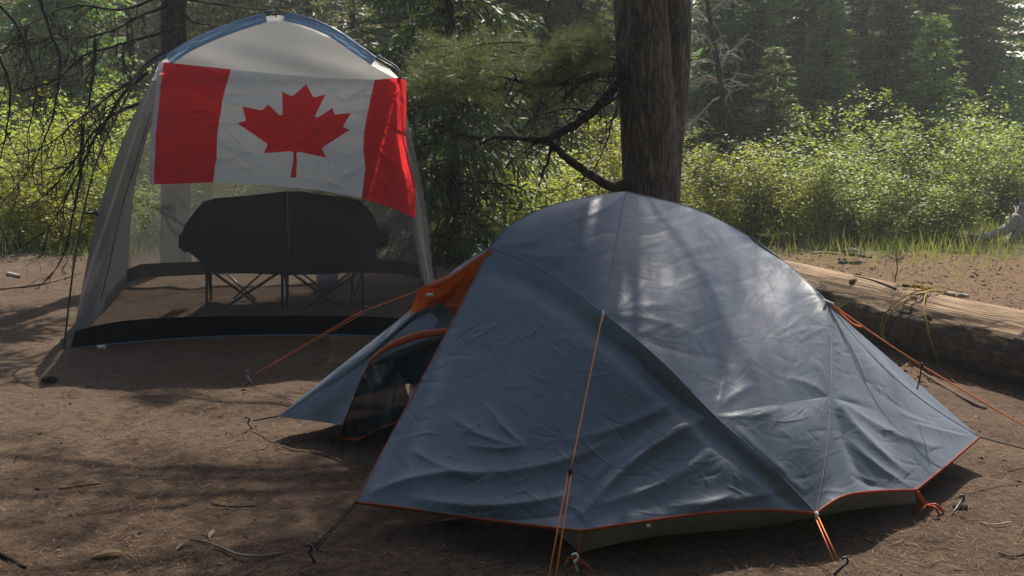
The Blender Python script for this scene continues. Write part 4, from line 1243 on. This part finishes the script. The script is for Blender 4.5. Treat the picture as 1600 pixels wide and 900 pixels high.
# ------------------------------------------------------------------ dead-branched spruce behind the shelter
YS = 9.6
def PS(px, py, dy=0.0): return P(px, py, YS + dy)
sp = empty('spruce_tree', (float(PS(273, 300)[0]), YS, 0), 'dark straight spruce behind the screen shelter with bare drooping dead branches', 'tree')
b0 = PS(275, 440); b0[2] = -.1
mb = MB(); mb.tube(cr([b0, PS(275, 300), PS(273, 90), PS(272, -40), PS(270, -600), PS(270, -1700)], 40), [.15, .122, .112, .105, .10, .05], 18); mb.build('trunk', M['bark_dark'], sp)
DB = [([(268, 46), (240, 54), (190, 68), (134, 86), (84, 124), (31, 138), (-20, 137)], -1.6, 30, .30), ([(262, 8), (225, 26), (190, 46), (140, 64), (100, 62), (50, 80)], -1.2, 30, .34),
      ([(268, 74), (232, 98), (205, 122), (165, 152), (120, 190), (75, 226), (40, 240)], -2.0, 28, .32), ([(230, 112), (192, 150), (160, 196), (120, 268), (95, 330), (62, 372)], -2.3, 22, .28),
      ([(222, 160), (188, 174), (152, 208), (118, 262), (90, 300)], -2.2, 18, .26), ([(262, -10), (200, 12), (130, 10), (70, 30), (20, 60)], -1.4, 26, .34),
      ([(0, 8), (30, 48), (52, 100), (56, 140), (44, 200), (40, 230)], -1.0, 16, .26), ([(200, 66), (195, 100), (208, 130)], -1.9, 6, .15), ([(150, 60), (142, 120), (136, 160), (122, 205)], -1.7, 10, .2),
      ([(262, 60), (262, 110), (250, 150)], -1.0, 4, .1), ([(60, -10), (75, 40), (95, 90), (88, 160), (60, 230), (25, 290)], -1.5, 18, .28), ([(-20, 60), (10, 120), (5, 200), (-10, 280)], -1.2, 12, .3),
      ([(280, 8), (300, 30), (330, 40), (345, 58)], .2, 8, .2), ([(282, -5), (330, 6), (400, 14), (440, 8)], .6, 10, .25), ([(130, 195), (125, 260), (118, 330), (95, 400), (60, 440)], -2.3, 8, .16)]
ends = []
for i, (L, dy, tw, tl) in enumerate(DB):
    dys = list(np.linspace(-.1 if abs(L[0][0] - 268) < 20 else dy * .8, dy, len(L)))
    c, e = limb(L, [.016, .011, .007, .003], 'dead_branch', dys, int(tw * 1.25), tl, 20 + i, 'twig', sp, PS, .55)
    ends += e
lm = MB()
ends = [e for e in ends if g.random() < .5]
E = np.concatenate([np.linspace(e[0], e[-1], 5) for e in ends]); k = len(E)
E2 = np.repeat(E, 2, 0); k = len(E2)
lm.blades(E2 + g.normal(0, .012, (k, 3)), unit(g.normal(0, .5, (k, 3)) + [0, 0, -.7]), unit(g.normal(0, 1, (k, 3))), g.uniform(.02, .055, k), g.uniform(.003, .008, k))
lm.build('dry_needles', M['dry'], sp)
cs = spruce(77, 6.0, 1.35, 0.3, M['spruce'], M['bark_dark'], .20, 5, .3, .05, .10)
o = bpy.data.objects.new('crown', cs[1][1]); COL.objects.link(o); o.parent = sp; o.location = (0, 0, 4.4)

# ------------------------------------------------------------------ forest
dark1 = spruce(1, 8.6, 1.75, .3, M['spruce'], M['bark_dark'], .17, 6, .36, .055, .09, .15, .03, sub=4)
dark2 = spruce(2, 8.0, 1.35, .2, M['spruce'], M['bark_dark'], .16, 6, .44, .05, .09, .35, .03, sub=4)
brown1 = spruce(3, 9.0, 1.4, .9, M['spruce_brown'], M['bark_dark'], .20, 5, .30, .05, .095, .15, .1, sub=4)
brown2 = spruce(4, 8.8, 1.1, 1.4, M['spruce_brown'], M['bark_dark'], .24, 4, .30, .05, .10, .1, .15)
light1 = spruce(5, 8.0, 1.6, .3, M['spruce_light'], M['bark_dark'], .18, 6, .30, .052, .09, .05, .03, sub=4)
young1 = spruce(6, 2.4, .62, .12, M['spruce_light'], M['bark_dark'], .085, 5, .20, .022, .055, sub=3, gap=.03)
young2 = spruce(8, 3.0, .85, .12, M['spruce'], M['bark_dark'], .09, 6, .22, .026, .06, sub=3, gap=.03)
shag = spruce(9, 7.5, 1.15, .15, M['spruce_dark'], M['bark_dark'], .16, 5, .55, .026, .06, .9, .12, trunk_r=.085, sub=4)
KIND = {'d1': dark1, 'd2': dark2, 'b1': brown1, 'b2': brown2, 'l1': light1}
# individually recognisable conifers
plant('spruce_tree', xat(712, 10.6), 10.6, shag, 'dense dark shaggy spruce between the flag and the pine trunk', 'tree', None, 1.0, 1.0)
plant('young_spruce', xat(1207, 14.5), 14.5, young1, 'slender young spruce poking out of the shrubs nearest the pine trunk', 'tree', None, 1.0)
plant('young_spruce', xat(1453, 15.5), 15.5, young2, 'broad dark young spruce above the shrubs, widest of the small spruces', 'tree', None, 1.02)
plant('young_spruce', xat(1402, 16.2), 16.2, young2, 'shorter young spruce standing just beside the widest small spruce', 'tree', None, .86)
plant('young_spruce', xat(1571, 17.0), 17.0, young1, 'pale green young spruce under the bright sky gap', 'tree', None, 1.02)
plant('young_spruce', xat(1270, 16.6), 16.6, young2, 'pointed dark spruce between the slender young spruce and the small thin one', 'tree', None, 1.12)
plant('young_spruce', xat(1368, 18.2), 18.2, young2, 'tall pointed spruce rising left of the shorter young spruce', 'tree', None, 1.42)
plant('young_spruce', xat(1512, 18.6), 18.6, young1, 'slim pointed spruce between the widest small spruce and the sky gap', 'tree', None, 1.6)
plant('young_spruce', xat(1160, 17.2), 17.2, young2, 'dark pointed spruce between the pale dead tree and the slender young spruce', 'tree', None, 1.1)
plant('young_spruce', xat(1322, 17.5), 17.5, young1, 'small thin spruce half hidden by shrubs in front of brown trunks', 'tree', None, .95)
FR_ = 'conifers of the forest behind the clearing'
row1 = [(1132, 18.5, 'd1', 'dark spruce right behind the pale dead tree'), (1180, 21, 'b2', 'thin brown conifer with a bare lower trunk behind the slender young spruce'),
        (1238, 19.5, 'd2', 'dark narrow spruce rising just right of the slender young spruce'), (1283, 22, 'b1', 'brownish sparse conifer with visible trunk left of the small thin spruce'),
        (1335, 20, 'b1', 'tall brownish conifer straight behind the small thin spruce'), (1388, 22.5, 'b2', 'bare trunked brown conifer behind the shorter young spruce'),
        (1440, 21, 'd1', 'tall dark spruce straight behind the widest small spruce'), (1500, 20, 'l1', 'light green tall spruce right of the widest small spruce'),
        (1508, 25, 'd2', 'dark spruce at the left edge of the bright sky gap'), (1618, 21, 'b1', 'grey brown conifer at the right edge of the sky gap'),
        (905, 18, 'd2', 'dark spruce seen above the needle bough left of the pine trunk'), (845, 20, 'l1', 'light green spruce above the long needle bough'),
        (780, 17.5, 'd1', 'dark tall spruce right behind the dense shaggy spruce'), (640, 17, 'l1', 'sunlit green spruce between the shelter arch and the shaggy spruce'),
        (560, 19, 'b2', 'brown thin conifer above the right blue sleeve of the shelter'), (490, 21, 'b1', 'hazy brown conifer just above the top of the shelter'),
        (385, 20, 'd2', 'dark conifer above the left blue sleeve of the shelter'), (330, 23, 'b1', 'hazy brown conifer right of the trunk behind the shelter'),
        (215, 22, 'b2', 'pale brown trunked conifer just left of the trunk behind the shelter'), (120, 18, 'd2', 'dark green spruce behind the drooping dead branches'),
        (60, 21, 'b2', 'thin brown conifer far behind the dead branches near the photo edge'), (-20, 19, 'b1', 'brownish conifer at the left edge of the view')]
for px, Y_, k, lab in row1:
    plant('spruce_tree', xat(px, Y_), Y_, KIND[k], lab, 'tree', FR_, random.uniform(.92, 1.1))
FB = 'deep forest conifers'
rb = random.Random(12)
xs = -13.0
while xs < 22:
    Y_ = rb.uniform(24, 36)
    gap_px = 800 + F * xs / Y_
    if not (1470 < gap_px < 1615):
        plant('spruce_tree', xs * Y_ / 28, Y_, KIND[rb.choice(['d1', 'd1', 'd2', 'b1', 'b2', 'l1'])], 'conifer of the deep forest seen only between nearer trees', 'tree', FB, rb.uniform(.82, 1.12))
    xs += rb.uniform(.6, .95)
# far wood as one mass
fw = MB(); g = np.random.default_rng(8)
for k in range(330):
    x, y = g.uniform(-34, 40), g.uniform(38, 58); h = g.uniform(6.5, 9.5)
    if k >= 230:         # the wood closes round the clearing behind the photographer too
        t_ = g.uniform(math.pi * 1.02, math.pi * 1.98); rr_ = g.uniform(9, 17); x, y, h = rr_ * math.cos(t_), 3 + rr_ * math.sin(t_), g.uniform(8, 12)
    gp = 800 + F * x / y
    if 1490 < gp < 1600 and y > 0: h *= .32
    z = np.repeat(np.linspace(.5, h, 60), 7); n_ = len(z)
    R_l = 2.0 * (1 - z / h) ** .8 + .1; a = g.random(n_) * 6.28
    d = unit(np.stack([np.cos(a), np.sin(a), g.uniform(-.5, .1, n_)], 1))
    fw.blades(np.stack([np.full(n_, x), np.full(n_, y), z], 1) + d * (R_l * g.uniform(.0, .5, n_))[:, None], d, unit(g.normal(0, .5, (n_, 3)) + [0, 0, 1]), R_l * g.uniform(.4, .8, n_) + .2, .22 * g.uniform(.5, 1.5, n_))
o = fw.build('far_forest', M['spruce'], smooth=False); tag(o, 'dense conifer forest closing the view behind the nearer trees', 'forest', kind='stuff')

# pale dead tree
YD = 13.0
def PD(px, py, dy=0.0): return P(px, py, YD + dy)
dt = empty('dead_tree', (float(PD(1130, 200)[0]), YD, 0), 'leafless dead tree with pale tangled twigs beside the pine trunk', 'tree')
b0 = PD(1132, 330); b0[2] = -.05
mb = MB(); mb.tube(cr([b0, PD(1133, 240), PD(1128, 150), PD(1118, 80), PD(1105, 0), PD(1090, -120)], 30), [.05, .045, .038, .03, .02], 8); mb.build('trunk', M['bark_dark'], dt)
for i, (L, dys) in enumerate([([(1122, 100), (1100, 92), (1080, 96), (1062, 110)], [0, -.1, -.2, -.3]), ([(1124, 110), (1135, 84), (1148, 78)], [0, .1, .2]), ([(1126, 130), (1108, 120), (1090, 128), (1070, 140)], [0, .1, .2, .3]),
                              ([(1118, 80), (1100, 60), (1078, 50), (1060, 60)], [0, -.2, -.3, -.4]), ([(1112, 40), (1092, 20), (1070, 10)], [0, .2, .3]), ([(1128, 150), (1110, 160), (1090, 180), (1075, 200)], [0, -.1, -.1, -.2]),
                              ([(1130, 170), (1142, 140), (1150, 120)], [0, 0, -.1]), ([(1110, 20), (1130, 0), (1150, -10)], [0, .1, .2])]):
    limb(L, [.012, .008, .003], 'dead_branch', dys, 16, .32, 60 + i, 'bark_pale', dt, PD, .35)

# ------------------------------------------------------------------ shrubs
sA = shrub(21, 1.75, 1.15, 18, 5200, M['shrub']); sB = shrub(22, 1.5, 1.05, 16, 4600, M['shrub'])
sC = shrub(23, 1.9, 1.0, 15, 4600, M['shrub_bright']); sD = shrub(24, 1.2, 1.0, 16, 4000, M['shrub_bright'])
sE = shrub(25, .75, .75, 14, 3600, M['shrub'], .04)
SK = {'A': sA, 'B': sB, 'C': sC, 'D': sD, 'E': sE}
SR = 'leafy shrubs along the clearing'
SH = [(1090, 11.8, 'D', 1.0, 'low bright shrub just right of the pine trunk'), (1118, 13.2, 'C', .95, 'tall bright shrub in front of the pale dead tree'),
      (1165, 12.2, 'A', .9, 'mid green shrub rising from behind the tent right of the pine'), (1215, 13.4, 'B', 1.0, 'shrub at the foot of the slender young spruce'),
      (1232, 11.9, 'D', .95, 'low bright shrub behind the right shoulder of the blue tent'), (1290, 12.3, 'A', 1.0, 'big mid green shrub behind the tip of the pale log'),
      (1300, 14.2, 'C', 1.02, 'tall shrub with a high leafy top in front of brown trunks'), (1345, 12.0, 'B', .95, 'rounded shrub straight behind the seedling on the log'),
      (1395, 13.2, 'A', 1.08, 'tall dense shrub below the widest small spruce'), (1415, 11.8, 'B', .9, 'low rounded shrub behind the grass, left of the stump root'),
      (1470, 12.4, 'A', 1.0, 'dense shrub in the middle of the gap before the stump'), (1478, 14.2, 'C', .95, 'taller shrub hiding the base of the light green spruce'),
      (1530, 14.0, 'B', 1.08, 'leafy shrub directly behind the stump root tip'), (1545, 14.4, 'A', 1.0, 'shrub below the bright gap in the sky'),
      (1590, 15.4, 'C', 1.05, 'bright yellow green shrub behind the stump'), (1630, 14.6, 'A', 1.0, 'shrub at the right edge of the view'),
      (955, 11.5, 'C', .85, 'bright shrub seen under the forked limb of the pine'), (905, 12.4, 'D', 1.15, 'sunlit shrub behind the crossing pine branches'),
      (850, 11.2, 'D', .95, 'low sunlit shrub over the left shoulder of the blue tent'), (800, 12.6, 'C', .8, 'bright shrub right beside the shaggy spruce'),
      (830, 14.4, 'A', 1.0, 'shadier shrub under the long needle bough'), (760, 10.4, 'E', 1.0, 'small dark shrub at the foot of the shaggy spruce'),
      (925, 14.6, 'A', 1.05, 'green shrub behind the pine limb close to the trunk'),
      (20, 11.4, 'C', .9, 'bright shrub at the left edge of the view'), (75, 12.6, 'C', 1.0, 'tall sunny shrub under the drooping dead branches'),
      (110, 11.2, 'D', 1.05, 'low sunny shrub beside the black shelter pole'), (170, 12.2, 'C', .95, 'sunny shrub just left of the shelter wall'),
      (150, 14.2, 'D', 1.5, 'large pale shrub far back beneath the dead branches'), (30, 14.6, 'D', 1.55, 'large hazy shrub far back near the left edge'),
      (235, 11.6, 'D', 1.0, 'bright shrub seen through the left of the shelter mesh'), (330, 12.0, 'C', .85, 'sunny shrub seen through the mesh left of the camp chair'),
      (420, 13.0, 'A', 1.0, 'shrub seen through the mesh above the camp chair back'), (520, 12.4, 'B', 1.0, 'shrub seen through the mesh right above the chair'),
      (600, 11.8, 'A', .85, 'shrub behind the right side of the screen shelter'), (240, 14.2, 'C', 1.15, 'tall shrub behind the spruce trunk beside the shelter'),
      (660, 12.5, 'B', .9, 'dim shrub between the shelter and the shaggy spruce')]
for i_, (px, Y_, k, s, lab) in enumerate(SH):
    plant('shrub', xat(px, Y_), Y_, SK[k], lab, 'shrub', SR, s, sz=s * [.86, .66, .76, .58, .93, .70][i_ % 6])

# ------------------------------------------------------------------ grass
gr = MB(); g = np.random.default_rng(5)
N = 17000
y = g.uniform(9.3, 13.0, N); x = g.uniform(-8.5, 8.5, N)
edge = 10.35 + .45 * np.sin(x * .9) + .25 * np.sin(x * 2.3 + 1) - .7 * np.exp(-((x + 4.6) / 1.6) ** 2)
cl = np.array([mnoise.noise((a * 1.6, b * 1.6, 0)) for a, b in zip(x, y)])
kp = g.random(N) < np.clip((y - edge + cl * .8) / .9, 0.0, 1)
x, y = x[kp], y[kp]
xe = g.uniform(1.5, 7, 1100); ye = 10.5 - 2.4 * g.random(1100) ** 1.6; x = np.r_[x, xe]; y = np.r_[y, ye]
N = len(x); a = g.random(N) * 6.28
lean = g.uniform(.05, .55, N)
d = unit(np.stack([np.cos(a) * lean, np.sin(a) * lean, np.ones(N)], 1))
gr.blades(np.stack([x, y, gh(x, y) - .01], 1), d, unit(np.stack([np.sin(a), -np.cos(a), np.full(N, .1)], 1) + g.normal(0, .3, (N, 3))), g.uniform(.06, .26, N) * np.where(g.random(N) < .12, 1.5, 1), g.uniform(.004, .009, N))
o = gr.build('grass', M['grass'], smooth=False); tag(o, 'thin tall grass along the edge of the clearing', 'grass', kind='stuff')

# ------------------------------------------------------------------ stump
st0 = PZ(1600, 374)
stump = empty('tree_stump', (st0[0], st0[1], 0), 'weathered grey stump with a long pale root at the shrub edge', 'stump')
Z = lambda px, py, dy=0.0: P(px, py, st0[1] + dy)
V = []; n_, sg = 14, 40
for i in range(n_):
    t = i / (n_ - 1)
    c0 = Z(1604, 372, .15); c0[2] = -.03 + .34 * t
    for j in range(sg):
        a = j / sg * 6.283
        r = (.19 + .20 * (1 - t) ** 2.5) * (1 + .22 * mnoise.noise((math.cos(a) * 2.2, math.sin(a) * 2.2, .6 * t)) + .08 * math.sin(a * 7 + 1) * (1 - t * .5)) 
        V.append(c0 + np.array([math.cos(a) * r, math.sin(a) * r, (.30 * mnoise.noise((math.cos(a) * 2.6, math.sin(a) * 2.6, 9)) * max(0, t - .5) * 2)]))
I = np.arange(n_ * sg).reshape(n_, sg)
Fc = np.stack([I[:-1], np.roll(I, -1, 1)[:-1], np.roll(I, -1, 1)[1:], I[1:]], -1).reshape(-1, 4).tolist(); Fc.append(I[-1].tolist())
obj('stump_body', np.array(V), Fc, M['bark_pale'], stump)
for L in ([(1592, 340), (1580, 352), (1566, 362), (1545, 369), (1524, 377)], [(1600, 352), (1588, 366), (1580, 376), (1576, 384)], [(1610, 350), (1612, 370), (1616, 388)]):
    m = MB(); m.tube(cr([Z(x, y, -.22 - .02 * i) for i, (x, y) in enumerate(L)], 20), [.085, .07, .055, .045, .02], 9, flat=.8); m.build('root', M['bark_pale'], stump)

# ------------------------------------------------------------------ sticks, seedling, small debris
def stick(pxs, r, mat, label, name='stick', lift=.008, group=None, fork=None):
    pts = []
    for x, y in pxs:
        q = PZ(x, y); q[2] = float(gh(q[0], q[1])) + lift; pts.append(q)
    root = None
    m = MB(); c = cr(pts, 20); m.tube(c, r, 6)
    for f_ in (fork or []):
        fp = []
        for x, y in f_:
            q = PZ(x, y); q[2] = float(gh(q[0], q[1])) + lift * 1.5; fp.append(q)
        m.tube(cr(fp, 8), [r[0] * .5 if hasattr(r, '__len__') else r * .5, .001], 5)
    o = m.build(name, M[mat]); tag(o, label, 'stick', group); return o
stick([(296, 848), (325, 856), (352, 868), (374, 878), (410, 880), (446, 872)], [.002, .0035, .004, .003], 'twig_mid', 'thin crooked pale stick lying on the soil nearest the camera', fork=[[(325, 856), (310, 846), (290, 850)], [(335, 860), (322, 842), (312, 838)]])
stick([(-10, 862), (18, 878), (40, 892)], [.006, .008, .006], 'twig', 'dark stick in the near left corner of the ground')
stick([(92, 770), (125, 766), (158, 763)], .003, 'twig', 'short dark twig on the soil in the left foreground')
stick([(330, 792), (362, 796), (400, 794)], .003, 'twig', 'thin dark twig on the soil left of the tent cord')
stick([(0, 455), (40, 450), (85, 440), (130, 425)], [.012, .009, .004], 'twig_brown', 'long brown fallen branch on the soil left of the shelter pole', fork=[[(40, 450), (60, 436), (75, 428)]])
stick([(12, 428), (30, 433)], .018, 'twig_pale', 'short pale wood piece beside the grass at the far left')
stick([(1268, 396), (1290, 394), (1316, 397)], .016, 'twig_pale', 'pale broken branch piece lying near the grass behind the tent')
stick([(1322, 392), (1345, 400), (1362, 403)], [.02, .024, .012], 'twig', 'dark broken branch lying on the red soil behind the log')
stick([(1530, 818), (1552, 822), (1580, 818)], .003, 'twig_pale', 'pale twig on the soil right of the orange corner strap')
stick([(1560, 866), (1580, 872), (1610, 868)], .004, 'twig', 'dark twig on the near right soil')
stick([(660, 826), (700, 818), (735, 815)], .003, 'twig_brown', 'thin brown twig in the shade under the front hem of the tent')
stick([(1440, 580), (1490, 612), (1540, 640)], [.008, .012, .008], 'twig_brown', 'brown branch half buried in needles in front of the log')
# sticks caught on the log
def stick3(pts, r, mat, label):
    m = MB(); m.tube(cr(pts, 16), r, 6); o = m.build('stick', M[mat]); tag(o, label, 'stick')
l0 = logpt(.40, 1.7, .01)
stick3([P(1333, 431, l0[1] + .15), P(1360, 437, l0[1] + .1), P(1388, 447, l0[1] + .02), P(1400, 452, l0[1] - .03)], [.003, .006, .009], 'twig', 'dark dead branch resting on top of the log beside the yellow rope')
stick3([P(1410, 446, l0[1] + .05), P(1430, 448, l0[1]), P(1450, 449, l0[1] - .05)], [.01, .006], 'twig', 'short dark stick on the log right of the yellow rope')
# seedling pine behind the log
sg0 = P(1398, 440, l0[1] + .25)
sd_ = empty('pine_seedling', tuple(sg0), 'tiny pine seedling with a soft green tuft standing behind the log', 'seedling')
m = MB(); m.tube(cr([sg0 + [0, 0, -.18], sg0, P(1402, 420, l0[1] + .25), P(1400, 400, l0[1] + .25), P(1400, 388, l0[1] + .25)], 12), [.006, .004, .003], 5)
C = []
for x, y in ((1400, 386), (1394, 394), (1408, 393), (1412, 402), (1390, 403), (1384, 398), (1416, 396)):
    e = P(x, y, l0[1] + .25 + random.uniform(-.05, .05)); m.tube([P(1401, 408, l0[1] + .25), e], .002, 4); C.append(e)
m.build('stem', M['stem'], sd_)
m = MB(); tufts(m, np.array(C), np.random.default_rng(3), 40, .06, .0018); m.build('needles', M['pine'], sd_)
# dry leaves
def dryleaf(px, py, l, rz, label):
    q = PZ(px, py); q[2] = float(gh(q[0], q[1])) + .004
    m = MB(); V = []; n_ = 9
    for i in range(n_):
        t = i / (n_ - 1); w_ = .5 * l * .34 * math.sin(math.pi * min(1, t * 1.02)) ** .8 + .0006
        for k in (-1, -.4, .4, 1):
            x, y = (t - .5) * l, k * w_
            z = .012 * abs(k) * (l / .08) * math.sin(t * 3) + .010 * t * t
            V.append(q + np.array([x * math.cos(rz) - y * math.sin(rz), x * math.sin(rz) + y * math.cos(rz), z]))
    I = np.arange(n_ * 4).reshape(n_, 4)
    Fc = np.stack([I[:-1, :-1], I[1:, :-1], I[1:, 1:], I[:-1, 1:]], -1).reshape(-1, 4)
    o = obj('dry_leaf', np.array(V), Fc, M['leaf_dry']); tag(o, label, 'leaf', 'dry leaves on the soil')
dryleaf(168, 873, .11, .15, 'long dry brown leaf lying left of the crooked pale stick')
dryleaf(283, 861, .05, 1.2, 'small pale dry leaf just left of the crooked stick')
dryleaf(331, 842, .05, 1.5, 'pale dry leaf standing up at the fork of the crooked stick')
dryleaf(712, 818, .12, .0, 'broad pale brown leaf in the shade under the front tent hem')
dryleaf(200, 724, .03, .6, 'tiny pale leaf in the middle of the left soil')
# bark lumps and stones on the red soil
def lump(px, py, r, label, mat='twig_brown', cat='bark piece', name='bark_chunk'):
    q = PZ(px, py); q[2] = float(gh(q[0], q[1])) + r * .25
    V = []; n_, sg = 8, 12
    for i in range(n_):
        f_ = math.pi * i / (n_ - 1)
        for j in range(sg):
            a = j / sg * 6.283; d = np.array([math.sin(f_) * math.cos(a), math.sin(f_) * math.sin(a), math.cos(f_)])
            V.append(q + d * r * np.array([1.3, 1, .55]) * (1 + .5 * mnoise.noise(Vector(d * 1.9) + Vector((px, py, 0)))))
    I = np.arange(n_ * sg).reshape(n_, sg)
    Fc = np.stack([I[:-1], I[1:], np.roll(I, -1, 1)[1:], np.roll(I, -1, 1)[:-1]], -1).reshape(-1, 4)
    o = obj(name, np.array(V), Fc, M[mat]); tag(o, label, cat)
lump(1330, 398, .05, 'dark bark lump beside the dark broken branch behind the log', 'twig')
lump(1318, 411, .04, 'smaller dark bark lump on red soil left of the seedling', 'twig')
lump(1336, 412, .05, 'brown lump between the seedling and the dark bark lump')
lump(1328, 391, .06, 'pale stone by the grass edge behind the log', 'twig_pale', 'stone', 'stone')
lump(1482, 462, .045, 'pale chip on the red soil beyond the log', 'twig_pale', 'wood chip', 'wood_chip')
lump(1504, 464, .04, 'second pale chip on the red soil beyond the log, right of the first', 'twig_pale', 'wood chip', 'wood_chip')
lump(1430, 770 - 30, .02, 'small brown cone like lump beside the right tent corner')
lump(1500, 795, .02, 'small dark lump on the soil near the right tent corner', 'twig')
lump(78, 596, .035, 'dark bark lump on the soil left of the shelter', 'twig')
